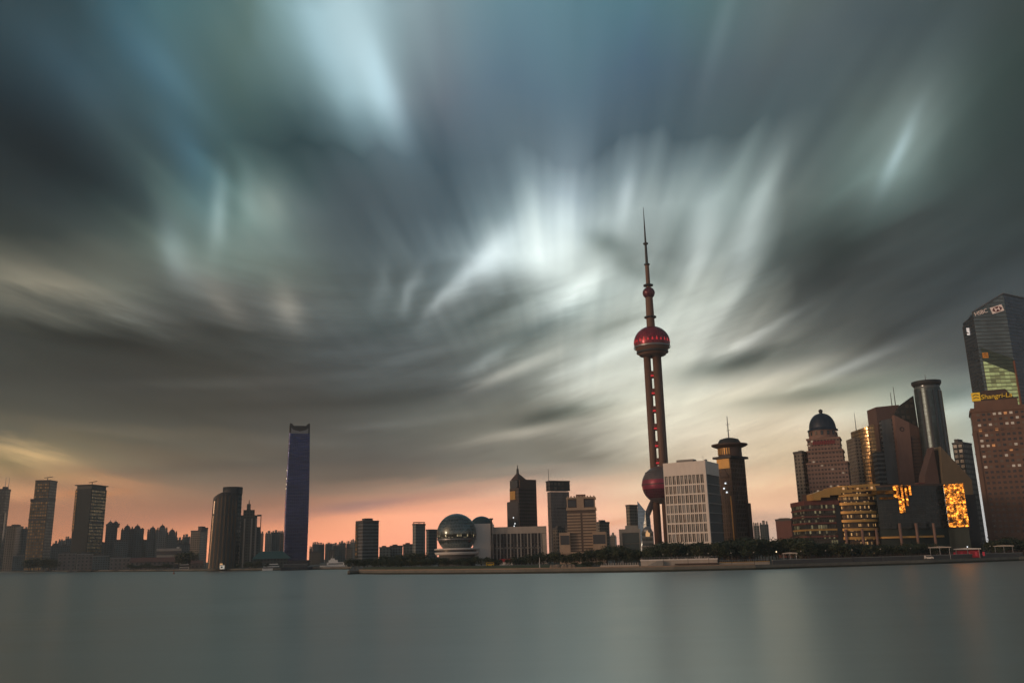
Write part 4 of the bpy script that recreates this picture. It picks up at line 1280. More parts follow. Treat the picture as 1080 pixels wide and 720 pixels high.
# ------------------------------------------------------------------ white gridded office block
Y = 640
fr = corner(705.8, 751.6, 765.8, Y, 18)
cx, cy, rot, w, d = fr
h = hgt(748, 485.2, Y)
t = at('office_block', 'white gridded office block with ten bays of paired windows', 'office block', fr)
wh = plain('white_facing', (0.80, 0.73, 0.66), 0.65, var=0.10)
hp_ = h * .865
MB().box(-w/2 + .5, w/2 - .5, -d/2 + .5, d/2 - .5, 0, h - 1).build('core', M['dconc'], t)
NR = 9
mb = MB().box(-w/2, w/2, -d/2 - .05, -d/2 + .9, hp_, h).box(w/2 - .9, w/2, -d/2 + .9, d/2, hp_, h).box(-w/2, w/2 - .9, d/2 - .9, d/2, hp_, h).box(-w/2, -w/2 + .9, -d/2 + .9, d/2 - .9, 0, h)
mb.box(w/2 - 1.5, w/2, -d/2 - .05, -d/2 + 1.5, 0, hp_)
bw = (w - 1.5 - .6) / 10
for i in range(11):
    x = -w/2 + i * bw
    mb.box(x, x + .75, -d/2, -d/2 + .8, 0, hp_)
for r in range(NR):
    z = hp_ * r / NR
    mb.box(-w/2 + .75, w/2 - 1.5, -d/2 + .05, -d/2 + .75, z - .55, z + .55)
mb.build('wall', wh, t)
pan = [plain('pane_dark', (0.018, 0.02, 0.022), .25, .0, spec=.3), plain('pane_grey', (0.075, 0.085, 0.09), .3, .0, spec=.4), plain('pane_warm', (0.085, 0.05, 0.03), .3, .0, spec=.3), plain('pane_pale', (0.16, 0.17, 0.18), .4, .0)]
rnd = random.Random(5)
for r in range(NR):
    for i in range(10):
        z0, z1 = hp_ * r / NR + .55, hp_ * (r + 1) / NR - .55
        x = -w/2 + i * bw + .75
        k = rnd.choices([0, 1, 2, 3], [5, 3, 2, 1.2])[0]
        mb = MB().box(x, x + bw * .36, -d/2 + .38, -d/2 + .48, z0, z1).box(x + bw * .44, x + bw - .75, -d/2 + .38, -d/2 + .48, z0, z1)
        o = mb.build('window', pan[k], t)
        MB().box(x + bw * .36, x + bw * .44, -d/2 + .25, -d/2 + .48, z0, z1).build('mullion', wh, o)
        if rnd.random() < .3:                                                # a blind let part of the way down
            q = rnd.uniform(.25, .7)
            a_, b_ = (x, x + bw * .36) if rnd.random() < .5 else (x + bw * .44, x + bw - .75)
            MB().box(a_, b_, -d/2 + .34, -d/2 + .379, z1 - (z1 - z0) * q, z1).build('blind', pan[3], o)
for r in range(8):
    z0, z1 = hp_ * (r + 1) / NR, hp_ * (r + 2) / NR
    MB().box(w/2 - .49, w/2 - .3, -d/2 + 1.6, d/2 - .3, z0 + .4, z1 - .5).build('window_band', M['slateglass'], t)
    MB().box(w/2 - .6, w/2 + .25, -d/2 + 1.5, d/2, z0 - .5, z0 + .4).build('floor_edge', plain('grey_edge', (0.30, 0.29, 0.28)) if r == 0 else bpy.data.materials['grey_edge'], t)
MB().box(-w*.3, w*.1, -4, 4, h, h + 3).build('plant_room', M['conc'], t)
MB().tube((w*.28, 2, h), (w*.28, 2, h + 6), .18, .1).build('aerial', M['steel'], t)
MB().cyl(w*.36, 0, 1.1, h, h + 2.4, 12).build('water_tank', M['steel'], t)
MB().box(-4, w*.55, -d/2 - 9, -d/2 - 1, 0, 4.2).build('porch', M['pale'], t)


# ------------------------------------------------------------------ tower with the round hat
Y = 700
fr = corner(764, 779, 794.5, Y, 35)
cx, cy, rot, w, d = fr
h = hgt(768, 482, Y)
t = at('hatted_tower', 'dark brown tower wearing a round disc hat and mast', 'tower', fr)
m_m = facade('hat_front', (0.075, 0.05, 0.038), (0.07, 0.05, 0.035), 2.2, 3.6, .5, .7, .2, .4, .4, .03)
MB(2.2).box(-w/2, w/2, -d/2, d/2, 0, h).build('wall', m_m, t)
for k in (-.5, .5):
    MB().box(w*k - 1.2, w*k + 1.2, -d/2 - 1.2, -d/2 + 1.2, 0, h * .62).build('corner_pier', M['brown'], t)
MB().box(w/2, w/2 + 2.2, d/2 - 4, d/2, 0, h * .55).build('corner_pier', M['brown'], t)
MB().box(-w/2 - 2.2, w/2 + 2.2, -d/2 - 2.2, d/2 + 2.2, h - .5, h + 1.3).build('cornice', M['dark'], t)
MB().box(-w*.46, w*.44, -d/2 - .6, -d/2, h - 8.5, h - .8).build('gold_lit_panel', M['gold'], t)  # golden reflection under the cornice put into the panel's colour
mb = MB().slab([(-w*.3 + w*.6*i/10, h - 15 + 5.5 * sin(pi*i/10)) for i in range(11)] + [(w*.3, h - 15.5), (-w*.3, h - 15.5)], -d/2 - .5, -d/2)
mb.build('arch_panel', M['brown'], t)
MB().box(w*.3, w*.44, -d/2 - .4, -d/2, h*.12, h*.62).build('amber_strip', M['gold'], t)
for (kx, z) in ((.05, .74), (-.08, .69), (.1, .65)):
    MB().box(w*kx - .6, w*kx + .6, -d/2 - .8, -d/2 - .5, h*z, h*z + 1.2).build('lit_window', M['coolamp'], t)
Rh = (xat(787.5, 468, Y) - xat(749.5, 468, Y)) / 2
R = Rh * .65
z1, z2, z3 = hgt(768, 470, Y), hgt(768, 467, Y), hgt(768, 460, Y)
MB(2).lathe([(R, h + 1.3), (R, z1)], 32).build('drum', M['brown'], t, True)
for k in range(-4, 5):
    a = -pi/2 + k * .2 - .25
    MB().box(-.5, .5, -.15, .15, h + 3, z1 - 1).build('drum_window', M['gold'], t).matrix_local = Matrix.Translation(((R + .1) * cos(a), (R + .1) * sin(a), 0)) @ Matrix.Rotation(a + pi/2, 4, 'Z')
MB().lathe([(R, z1 - .8), (Rh * .9, z1 + .6), (Rh, z1 + 1.4), (Rh, z2 + .1), (Rh * .93, z2 + .1), (Rh * .85, z1 + 1.6), (R, z1 + 1)], 48).build('hat_rim', M['brown'], t, True)
MB().lathe([(R * 1.0, z1), (R * .98, z2 + 1.2), (R * .8, z3 - 1.2), (R * .35, z3), (0, z3 + .3)], 36).build('hat_dome', M['dark'], t, True)
zm = hgt(766.5, 436.5, Y)
MB().tube((0, 0, z3), (0, 0, zm), .55, .28).build('mast', M['steel'], t)
for k in (.35, .62):
    z = z3 + (zm - z3) * k
    MB().tube((-1.8, 0, z), (1.8, 0, z), .2).build('mast_arm', M['steel'], t)

fr = corner(821.5, 838, 845.5, 780, 20)
block('office_block', 'low dark red block left of the domed stone tower', 'office block', fr, hgt(832, 548, 780), M['redbrown'], plant=[(-.4, .1, 2)])


# ------------------------------------------------------------------ domed stone tower
Y = 710
fr = facing(852, 895, Y, 26, -4, py=490)
cx, cy, rot, w, d = fr
t = at('domed_tower', 'pinkish stone tower with a dark blue dome and stepped shoulders', 'tower', fr)
stone_n = facade('stone_windows', (0.22, 0.145, 0.12), (0.05, 0.04, 0.04), 2.6, 3.4, .62, .42, .2, .2, .4, .02, lit=.05, litcol=(1, .75, .5), es=.35)


def ny(px, py):
    return hgt(px, py, Y)


tiers = [(-.5, .5, 0, ny(894, 487)), (-.46, .41, ny(894, 487), ny(890, 474)), (-.44, .37, ny(890, 474), ny(888, 461)), (-.40, .31, ny(888, 461), ny(866, 452))]
MB(2.6).box(-w/2, w/2, -d/2, d/2, 0, tiers[0][3]).build('wall', stone_n, t)
mb = MB(2.6)
for a, b_, z0, z1 in tiers[1:3]:
    k = (b_ - a)
    mb.box(w*a, w*b_, -d/2*k, d/2*k, z0, z1)
mb.build('stepped_wall', stone_n, t)
mb = MB()
for a, b_, z0, z1 in tiers[:3]:
    k = (b_ - a)
    mb.box(w*a - .7, w*b_ + .7, -d/2*k - .7, d/2*k + .7, z1 - 1, z1 + .4)
    mb.box(w*a - .4, w*b_ + .4, -d/2*k - .4, d/2*k + .4, (z0 + z1) / 2 if z0 else z1 - 8, ((z0 + z1) / 2 if z0 else z1 - 8) + .8)
mb.build('cornice', M['pink'], t)
xd = -w * .045
Rd = (xat(881.8, 449, Y) - xat(852.8, 449, Y)) / 2 * .98
a, b_, z0, z1 = tiers[3]
MB(3).lathe([(Rd * 1.06, z0 + .4), (Rd * 1.0, z1)], 32, xd, 0).build('drum', M['pink'], t, True)
mb = MB()
for k in range(-3, 4):
    aa = -pi/2 + k * .42
    mb2 = MB().box(-.9, .9, -.2, .2, z0 + 3, z1 - 1.2)
    mb2.build('drum_window', M['glassd'], t).matrix_local = Matrix.Translation((xd + (Rd * 1.05) * cos(aa), (Rd * 1.05) * sin(aa), 0)) @ Matrix.Rotation(aa + pi/2, 4, 'Z')
zd = ny(864.4, 433.5)
H_ = zd - z1
MB().lathe([(Rd * 1.1, z1 - .4), (Rd * 1.1, z1 + .6), (Rd * .98, z1 + .7)] + [(Rd * .98 * cos(radians(x)) ** .85, z1 + .7 + (H_ - .7) * sin(radians(x))) for x in range(8, 90, 8)] + [(0, zd)], 36, xd, 0).build('dome', plain('dome_blue', (0.035, 0.05, 0.075), .4, .3), t, True)
MB().lathe([(1.5, zd - .8), (1.3, zd + .8), (1.9, zd + 1.8), (1.4, zd + 3), (0, zd + 3.8)], 14, xd, 0).build('finial', M['dark'], t, True)
mb = MB()
for i in range(12):
    x = w * (-.30 + i * .047)
    mb.box(x, x + .028 * w, -d/2 * .83 - .6, -d/2 * .83 - .2, ny(872, 468), ny(872, 464))
mb.build('red_sign', plain('sign_red', (0.20, 0.03, 0.035), .5, emit=(0.6, .04, .06), es=.03), t)
fr2 = corner(838, 847, 853, Y + 12, 30, py=490)
block('slab_block', 'plain grey slab block attached to the left of the domed stone tower', 'building', fr2, hgt(845, 477, Y + 12), M['flat2'], plant=[(-.1, .3, 2)])

# ------------------------------------------------------------------ curved glass hall with gold bands
Y = 605
cx = xat(930, 545, Y)
t = thing('curved_hall', 'wide low hall of dark curved glass with gold terraces and warm windows', 'hall', (cx, Y, G))


def ox(px, py=545):
    return xat(px, py, Y) - cx


def oz(px, py):
    return hgt(px, py, Y)


warmglass = facade('warm_terrace_glass', (0.05, 0.04, 0.035), (0.13, 0.085, 0.04), 1.1, 3.0, .7, .62, .15, .4, .6, .08, lit=.2, litcol=(1, .55, .2), es=.6)
paleglass = facade('pale_terrace_glass', (0.04, 0.035, 0.03), (0.055, 0.055, 0.045), 1.6, 3.4, .72, .7, .15, .3, .6, .02, lit=.22, litcol=(.95, .8, .4), es=.2)
# left wing, red-brown parapets
zt0, zt1 = oz(868, 565), oz(868, 530)
xa, xb = ox(850), ox(887)
MB(1.6).box(xa, xb, 1.2, 30, 0, zt1 - .8).build('glazing', paleglass, t)
n = 5
for i in range(n + 1):
    z = zt0 + (zt1 - zt0) * i / n
    MB().box(xa - .4, xb, .2, 30.4, z - (1.3 if i == n else .8), z + (1.6 if i == n else .35)).build('parapet', M['redbrown'] if i != 1 else M['gold'], t)
MB().box(ox(882), xb + .05, -.1, 6, 0, zt1 - 2).build('dark_bay', M['dark'], t)
# centre: gold terraces on a convex front
x0, x1 = ox(887), ox(925)
R = (x1 - x0) * 1.1
mid = (x0 + x1) / 2


def arcp(xs, bulge, y0=0.0):
    a, b_ = xs
    n = 18
    return [(a + (b_ - a) * i / n, y0 - bulge * (1 - ((i / n) * 2 - 1) ** 2)) for i in range(n + 1)]


front = arcp((x0, x1), 4.5, 0)
zc0, zc1 = oz(905, 567), oz(905, 513)
plan = [(x, y + 1.4) for x, y in front] + [(x1, 30), (x0, 30)]
MB(1.1).prism(plan, 0, zc1 - 1, cum=True).build('glazing', warmglass, t)
n = 6
for i in range(n + 1):
    z = zc0 + (zc1 - zc0) * i / n
    pl = [(x, y) for x, y in front] + [(x1, 29), (x0, 29)]
    MB().prism(pl, z - .95, z + .75).build('gold_band', M['gold'], t)
for px in (889, 905, 921):
    MB().cyl(ox(px), -4.2 if px == 905 else -2.2, .9, 0, zc0 + 6, 12).build('column', M['pink'], t, True)
# sweeping gold cornice across wing and centre
cur = [(858, 521), (866, 518), (876, 515.5), (888, 513.3), (900, 511.8), (914, 510.6), (930, 510.5)]
mb = MB()
for (a, ya), (b_, yb) in zip(cur, cur[1:]):
    q = [(ox(a), -3.2), (ox(b_), -3.2), (ox(b_), 10), (ox(a), 10)]
    za, zb_ = oz(a, ya), oz(b_, yb)
    mb.prism(q, min(za, zb_) - 4.2, lambda x, y, za=za, zb_=zb_, A=ox(a), B=ox(b_): za + (zb_ - za) * (x - A) / (B - A))
mb.build('cornice', M['gold'], t)
MB().box(ox(862), ox(888), 4, 28, zt1 + 1.7, oz(870, 519)).build('upper_storey', M['brown'], t)
for i in range(7):
    x = ox(890 + i * 5)
    MB().box(x, x + 1.4, -3.35, -3.2, oz(905, 516), oz(905, 513.5)).build('cornice_lamp', M['litwin'] if i % 3 == 0 else M['brown'], t)
# dark curved curtain wall
glassO = facade('curved_dark_glass', (0.012, 0.018, 0.021), (0.020, 0.034, 0.040), 2.4, 2.6, .93, .9, .10, .4, .25, .03, wmetal=.2, wrough=.4, wave=.03)
goldO = facade('sunset_reflection_glass', (0.02, 0.02, 0.02), (0.30, 0.13, 0.018), 2.6, 1.4, .94, .90, .22, .95, .6, .10, wrough=.5, wave=.85)  # sunset reflected in the panes, put into a gold tint
x0, x1 = ox(925), ox(997)
zg0, zg1 = oz(960, 557), oz(960, 513)
front = arcp((x0, x1), 6.0, -3.0)
wing_ = ox(1011.5) - x1
plan = front + [(x1 + wing_, -3.0 - wing_ * .98), (x1 + wing_, 30), (x0, 30)]
MB(2.4).prism(plan, zg0, zg1, cum=True).build('curtain_wall', glassO, t)
q0, q1 = (x1 + .2, -3.2), (x1 + wing_, -3.0 - wing_ * .98)
MB(1.3).prism([(q0[0] - .2, q0[1] - .2), (q1[0] - .2, q1[1] - .2), q1, q0], oz(1000, 556), zg1 + .6).build('sunset_glint_panel', goldO, t)
ba, bb = ox(940), ox(957)
for k in range(4):
    xa_, xb_ = ba + (bb - ba) * k / 4, ba + (bb - ba) * (k + 1) / 4
    MB(1.3).prism([(xa_, -8.2), (xb_, -8.2 - (xb_ - xa_) * .95), (xb_, -7.4)], oz(950, (525, 541, 534, 523)[k]), zg1 + .5).build('sunset_glint', goldO, t)  # added facet carrying the painted gold reflection
for (pa, pb, ya, yb) in ((919, 939.5, 521.5, 517.5), (926, 939.5, 527, 524.5)):
    xa_, xb_ = ox(pa), ox(pb)
    MB(1.3).prism([(xa_, -6.2), (xb_, -6.2 - (xb_ - xa_) * .35), (xb_, -5), (xa_, -5)], oz(930, ya), oz(930, yb)).build('sunset_glint', goldO, t)  # added strip, a reflected gold streak put into its tint
MB().prism([(x * 1.0, y + 1.6) for x, y in plan], 0, zg0 - .01).build('lower_wall', plain('green_spandrel', (0.035, 0.05, 0.048), .6, spec=.2), t)
mb = MB().prism([(x, y - .5) for x, y in front] + [(x1, 6), (x0, 6)], zg1, zg1 + 1.2)
mb.build('roof_edge', M['brown'], t)
MB().prism([(x, y - 1.2) for x, y in arcp((x0, ox(990)), 6.0, -3)] + [(ox(990), 3), (x0, 3)], oz(960, 567), oz(960, 565)).build('gold_beam', M['gold'], t)
for px in (940, 957, 975):
    MB().cyl(ox(px), -11.5, .9, 0, oz(px, 552), 12).build('column', M['pink'], t, True)
MB().box(ox(972), ox(979), -2, 4, zg1 + 1.2, zg1 + 2.6).build('roof_lamp', M['redbrown'], t)
MB().box(ox(1008.8), ox(1034), 3, 34, 0, oz(1022, 521)).build('dark_wing', M['dark'], t)
MB().box(ox(1013), ox(1019), 2.4, 3, oz(1015, 533), oz(1015, 526)).build('wing_window', M['gold'], t)
MB().box(ox(846), ox(1000), -8, 3, 0, 3.2).build('podium', M['brown'], t)


# ------------------------------------------------------------------ cluster behind the curved hall
def pxs(t, name, mat, pts, Y, cx, y0, y1):
    return MB().slab([(xat(px, py, Y) - cx, zat(px, py, Y) - G) for px, py in pts], y0, y1).build(name, mat, t)


goldglass = facade('gold_glass', (0.10, 0.075, 0.05), (0.36, 0.25, 0.12), 1.6, 3.2, .9, .72, .12, .7, .3, .03, wmetal=.3, wave=.08)
Y = 775
cx = xat(915, 480, Y)
t = thing('rounded_tower', 'gold glass tower with rounded corner and antenna, behind the curved hall', 'tower', (cx, Y, G))
xl, xm, xr = xat(905, 480, Y) - cx, xat(911, 480, Y) - cx, xat(928, 480, Y) - cx
h1, h2 = hgt(907, 460.5, Y), hgt(918, 447, Y)
MB(2).box(xl, xm, 4, 24, 0, h1).build('side_wall', M['flat2'], t)
n = 14
pl = [(xm + (xr - xm) * (1 - cos(pi/2 * i / n)) * .9, 6 - 12 * sin(pi/2 * i / n)) for i in range(n + 1)] + [(xr, -6), (xr, 24), (xm, 24)]
MB(1.6).prism(pl, 0, lambda x, y: h2 - 4 + 4.5 * (x - xm) / (xr - xm), cum=True).build('glass_front', goldglass, t)
MB().tube((xat(908, 440, Y) - cx, 14, h1), (xat(908, 440, Y) - cx, 14, hgt(907.5, 433, Y)), .5, .2).build('antenna', M['steel'], t)
mb = MB(3).box(xat(918, 490, Y) - cx, xat(934, 490, Y) - cx, -16, -7, 0, hgt(925, 478, Y))
mb.build('lower_block', M['slate'], t)
MB(3).box(xat(924, 490, Y) - cx, xat(934, 490, Y) - cx, -15, -7, hgt(925, 478, Y), hgt(928, 467, Y)).build('stepped_block', M['bronze2'], t)

Y = 755
cx = xat(945, 470, Y)
t = thing('finned_tower', 'pinkish brown tower with a dark sail fin and sloping striped front', 'tower', (cx, Y, G))
pk = plain('pink_panel', (0.24, 0.15, 0.125), .55)
pkd = plain('brown_panel', (0.13, 0.085, 0.075), .55)
strp = facade('brown_stripes', (0.11, 0.07, 0.06), (0.06, 0.045, 0.042), 40, 3.0, 1, .55, .3, .2, .1, 0)
pxs(t, 'wall', pkd, [(926.5, 428), (951, 425.5), (963, 510), (936, 510)], Y, cx, 6, 26)
pxs(t, 'side_wall', M['slate'], [(930, 443), (943, 440), (950, 510), (937, 510)], Y, cx, 2, 5.99)
pxs(t, 'sail_fin', M['bronze2'], [(950.5, 427), (965, 416.5), (970.5, 452), (958, 452), (944, 437)], Y, cx, 3, 5.98)
pxs(t, 'pink_panel', pk, [(941.5, 438), (957.2, 445.8), (963.5, 510), (949.5, 510)], Y, cx, -3, 1.99)
pxs(t, 'striped_panel', pkd, [(957.25, 445.8), (976, 455), (977, 460.5), (957.6, 460.5)], Y, cx, -2.8, 1.98)
pxs(t, 'striped_wall', strp, [(957.7, 460.6), (977.2, 460.6), (982, 510), (963.6, 510)], Y, cx, -2, 1.97)
mb = MB()
ex, ez = xat(949.6, 453, Y) - cx, hgt(949.6, 453, Y)
for k in range(16):
    a, b_ = 2*pi*k/16, 2*pi*(k+1)/16
    mb.tube((ex + 1.7*cos(a), -3.2, ez + 1.7*sin(a)), (ex + 1.7*cos(b_), -3.2, ez + 1.7*sin(b_)), .28, n=5)
mb.build('ring_emblem', M['dark'], t)
for (px, py) in ((946.8, 411), (949.8, 405)):
    x = xat(px, py + 14, Y) - cx
    MB().tube((x, 12, hgt(940, 427, Y)), (x, 12, hgt(px, py, Y)), .5, .22).build('antenna', M['steel'], t)

Y = 735
X0 = xat(982.8, 402, Y)
Rr = (xat(996.2, 405, Y) - xat(970.0, 405, Y)) / 2
h = hgt(983, 400, Y)
t = thing('round_tower', 'tall round dark glass tower with a flared rim', 'tower', (X0, Y + Rr, G))
MB(2).lathe([(Rr, 0), (Rr, h - 6.5)], 48).build('glass_shell', facade('tower_glass', (0.05, 0.07, 0.075), (0.07, 0.10, 0.11), 2.0, 3.4, .88, .9, .30, .6, .2, .012, wmetal=.4, wrough=.4), t, True)
MB().lathe([(Rr * .96, h - 6.5), (Rr * .96, h - 4.2)], 40).build('open_band', M['slate'], t, True)
mb = MB().lathe([(Rr, h - 4.2), (Rr * 1.13, h - 2), (Rr * 1.13, h), (Rr * .9, h + .3), (0, h + .4)], 48)
mb.build('flared_rim', M['dark'], t, True)
for k in range(5):
    a = -pi/2 + (k - 2) * .5
    MB().box(-.7, .7, -.5, .5, 8, h - 9).build('dark_rib', M['glassd'], t).matrix_local = Matrix.Translation(((Rr + .1) * cos(a), (Rr + .1) * sin(a), 0)) @ Matrix.Rotation(a + pi/2, 4, 'Z')
MB().tube((0, 0, h), (0, 0, hgt(986, 392, Y)), .35, .15).build('antenna', M['steel'], t)

Y = 700
cx = xat(1000, 500, Y)
t = thing('pyramid_hall', 'low building of leaning triangular stone slabs before the round glass tower', 'building', (cx, Y, G))
beige = plain('beige_slab', (0.20, 0.165, 0.115), .6)
pxs(t, 'beige_slab', beige, [(992, 470.5), (1024.5, 505), (1030, 545), (1000, 545), (994, 505)], Y, cx, 0, 14)
pxs(t, 'brown_slab', pkd, [(985, 471), (991, 505), (996, 545), (974, 545), (976.5, 500)], Y, cx, 1, 12)
pxs(t, 'dark_gap', M['glassd'], [(986, 474), (991.5, 474), (1001, 545), (995, 545)], Y, cx, 4, 10)

fr = corner(1006, 1017, 1026.5, 860, 20, py=480)
cx_, cy_, rot_, w, d = fr
h = hgt(1010, 467, 860)
t = block('stepped_tower', 'dark stepped tower squeezed between the round glass tower and the hotel', 'tower', fr, h, M['bronze2'], plant=[(-.5, -.1, 5)])

# ------------------------------------------------------------------ faceted bank tower behind the hotel
Y = 900
cx = xat(1045, 400, Y)


def fx(px, py, dpt):
    d_ = ray(px, py)
    return (dpt * d_.x / d_.y - cx, dpt - Y)


A, B, C_, D_ = fx(1016.0, 345, Y + 26), fx(1027.5, 340, Y + 2), fx(1059.5, 320, Y), fx(1096, 320, Y + 34)
E_, F_ = (D_[0] + 6, D_[1] + 30), (A[0] + 32, A[1] + 40)
t = thing('bank_tower', 'tall faceted glass bank tower with lit signs, behind the brown hotel', 'tower', (cx, Y, G))
zB, zC = hgt(1028, 328.5, Y), hgt(1057.5, 309.5, Y)
zA = hgt(1016, 341, Y + 26)
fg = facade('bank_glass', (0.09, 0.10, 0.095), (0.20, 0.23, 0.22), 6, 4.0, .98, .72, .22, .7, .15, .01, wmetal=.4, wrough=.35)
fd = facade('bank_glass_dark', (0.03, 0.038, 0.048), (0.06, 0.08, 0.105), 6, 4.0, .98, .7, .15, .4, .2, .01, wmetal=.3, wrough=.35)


def wallq(name, mat, p, q, za, zb, z0=0.0, off=0.0):
    L = hypot(q[0]-p[0], q[1]-p[1])
    nx, ny_ = (q[1]-p[1])/L, -(q[0]-p[0])/L
    P, Q = (p[0]+nx*off, p[1]+ny_*off), (q[0]+nx*off, q[1]+ny_*off)
    mb = MB()
    zz0, zz1 = (z0, z0) if not isinstance(z0, tuple) else z0
    mb.quad([(P[0], P[1], zz0), (Q[0], Q[1], zz1), (Q[0], Q[1], zb), (P[0], P[1], za)], [(0, zz0), (L, zz1), (L, zb), (0, za)])
    P2, Q2 = (p[0]-nx*2, p[1]-ny_*2), (q[0]-nx*2, q[1]-ny_*2)
    mb.quad([(P2[0], P2[1], za), (Q2[0], Q2[1], zb), (Q2[0], Q2[1], zz1), (P2[0], P2[1], zz0)])
    mb.quad([(P[0], P[1], za), (Q[0], Q[1], zb), (Q2[0], Q2[1], zb), (P2[0], P2[1], za)])
    mb.quad([(P[0], P[1], zz0), (P2[0], P2[1], zz0), (P2[0], P2[1], za), (P[0], P[1], za)])
    mb.quad([(Q[0], Q[1], zz1), (Q[0], Q[1], zb), (Q2[0], Q2[1], zb), (Q2[0], Q2[1], zz1)])
    return mb.build(name, mat, t)


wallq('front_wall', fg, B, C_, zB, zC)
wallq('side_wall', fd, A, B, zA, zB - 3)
wallq('dark_facet', fd, C_, D_, zC, zC)
mb = MB().prism([(A[0]+.5, A[1]+3), (B[0]+1, B[1]+2.2), (C_[0], C_[1]+2.4), (D_[0]-2.5, D_[1]), E_, F_], 0, lambda x, y: min(zC - 1.5, zA - 4 + (x - A[0]) / (C_[0] - A[0]) * (zC - zA)))
mb.build('core', M['dark'], t)
MB().tube((B[0], B[1], zB), (C_[0], C_[1], zC), .9).tube((C_[0], C_[1], zC), (D_[0], D_[1], zC), .9).build('roof_edge', M['steel'], t)
L = hypot(C_[0]-B[0], C_[1]-B[1])
zg = hgt(1040, 372, Y)
zlow = hgt(1040, 440, Y)
green = facade('green_reflection_glass', (0.30, 0.33, 0.17), (0.50, 0.56, 0.26), 5, 4.0, .96, .74, .16, .55, .2, .02, wmetal=.4, wrough=.4, wave=.02, lit=.75, litcol=(.75, .85, .35), es=.28)  # reflected sunset sky put into the green tint and glow
gdark = facade('green_glass_dark', (0.05, 0.065, 0.045), (0.10, 0.125, 0.085), 5, 4.0, .96, .74, .16, .5, .2, .02, wmetal=.4, wrough=.4)  # darker copy for the glass above the painted reflection


def on(k):
    return (B[0] + (C_[0]-B[0])*k, B[1] + (C_[1]-B[1])*k)


zd0, zd1 = hgt(1037, 380, Y), hgt(1070, 394, Y)
wallq('green_reflection', green, on(.08), on(.985), zd0, zd1, zlow, .35)
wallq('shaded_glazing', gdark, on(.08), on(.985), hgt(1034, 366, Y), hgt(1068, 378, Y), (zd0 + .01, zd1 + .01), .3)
rim = plain('copper_edge', (0.20, 0.08, 0.05), .5)
MB().tube((C_[0]-.5, C_[1]-.8, zlow), (C_[0]-.5, C_[1]-.8, zd1 + 14), 1.0).build('corner_edge', rim, t)
rz = atan2(C_[1]-B[1], C_[0]-B[0])
slope = atan2(zC - zB, L)
signm = plain('sign_pale', (0.65, 0.50, 0.42), .5, emit=(1, .75, .62), es=.2)


def text(t, body, size, mat, mtx, name, ext=.15, shear=0.0):
    cu = bpy.data.curves.new(name, 'FONT')
    cu.body = body
    cu.size = size
    cu.extrude = ext
    cu.shear = shear
    cu.align_x = 'LEFT'
    tmp = bpy.data.objects.new('lettering_curve', cu)
    COL.objects.link(tmp)
    bpy.context.view_layer.update()
    me = bpy.data.meshes.new_from_object(tmp.evaluated_get(bpy.context.evaluated_depsgraph_get()))
    bpy.data.objects.remove(tmp)
    bpy.data.curves.remove(cu)
    me.materials.clear()
    me.materials.append(mat)
    o = bpy.data.objects.new(name, me)
    COL.objects.link(o)
    o.parent = t
    o.matrix_local = mtx
    return o


def face_mtx(p, z, rz, tilt=0.0):
    return Matrix.Translation((p[0], p[1], z)) @ Matrix.Rotation(rz, 4, 'Z') @ Matrix.Rotation(pi/2, 4, 'X') @ Matrix.Rotation(tilt, 4, 'Z')


nx, ny2 = sin(rz), -cos(rz)
q = on(.05)
zs = hgt(1031, 333, Y)
text(t, "HSBC", 6.0, signm, face_mtx((q[0]+nx*.8, q[1]+ny2*.8), zs, rz, slope * .55), 'sign_letters')
q = on(.74)
zs2 = hgt(1051.5, 326, Y)
mb = MB()
for tri in ([(-5.5, 0), (-2.75, 2.75), (-2.75, -2.75)], [(5.5, 0), (2.75, -2.75), (2.75, 2.75)], [(-2.75, 2.75), (2.75, 2.75), (0, 0)], [(-2.75, -2.75), (0, 0), (2.75, -2.75)]):
    mb.slab([(x, z) for x, z in tri], -.9, -.6)
o = mb.build('sign_logo_red', plain('logo_dark_red', (0.16, 0.03, 0.03), .5), t)
mb = MB()
for tri in ([(-2.75, 2.75), (0, 0), (-2.75, -2.75)], [(2.75, -2.75), (0, 0), (2.75, 2.75)]):
    mb.slab(tri, -.9, -.6)
o2 = mb.build('sign_logo_white', signm, t)
mb = MB().slab([(-6.6, -3.6), (6.6, -3.6), (6.6, 3.6), (-6.6, 3.6)], -.55, -.3)
o3 = mb.build('sign_panel', signm, t)
for k in (o, o2, o3):
    k.matrix_local = Matrix.Translation((q[0], q[1], zs2)) @ Matrix.Rotation(rz, 4, 'Z') @ Matrix.Rotation(-slope * .55, 4, 'Y')
q = on(.17)
zo = hgt(1034.5, 374.5, Y)
o = MB().slab([(-2.9, -2.9), (2.9, -2.9), (2.9, 2.9), (-2.9, 2.9)], -1.0, -.45).build('orange_logo', plain('logo_orange', (0.55, 0.20, 0.03), .5, emit=(1, .4, .05), es=.12), t)
o.matrix_local = Matrix.Translation((q[0], q[1], zo)) @ Matrix.Rotation(rz, 4, 'Z')
mb = MB()
for k in (-1, 1):
    mb.slab([(-2, k*1.1 - .5), (0, k*1.1 + .5), (2, k*1.1 - .5), (2, k*1.1 + .1), (0, k*1.1 + 1.1), (-2, k*1.1 + .1)], -1.2, -1.05)
o = mb.build('logo_mark', M['brown'], t)
o.matrix_local = Matrix.Translation((q[0], q[1], zo)) @ Matrix.Rotation(rz, 4, 'Z')
ra = atan2(B[1]-A[1], B[0]-A[0])
q = (A[0] + (B[0]-A[0])*.40, A[1] + (B[1]-A[1])*.40)
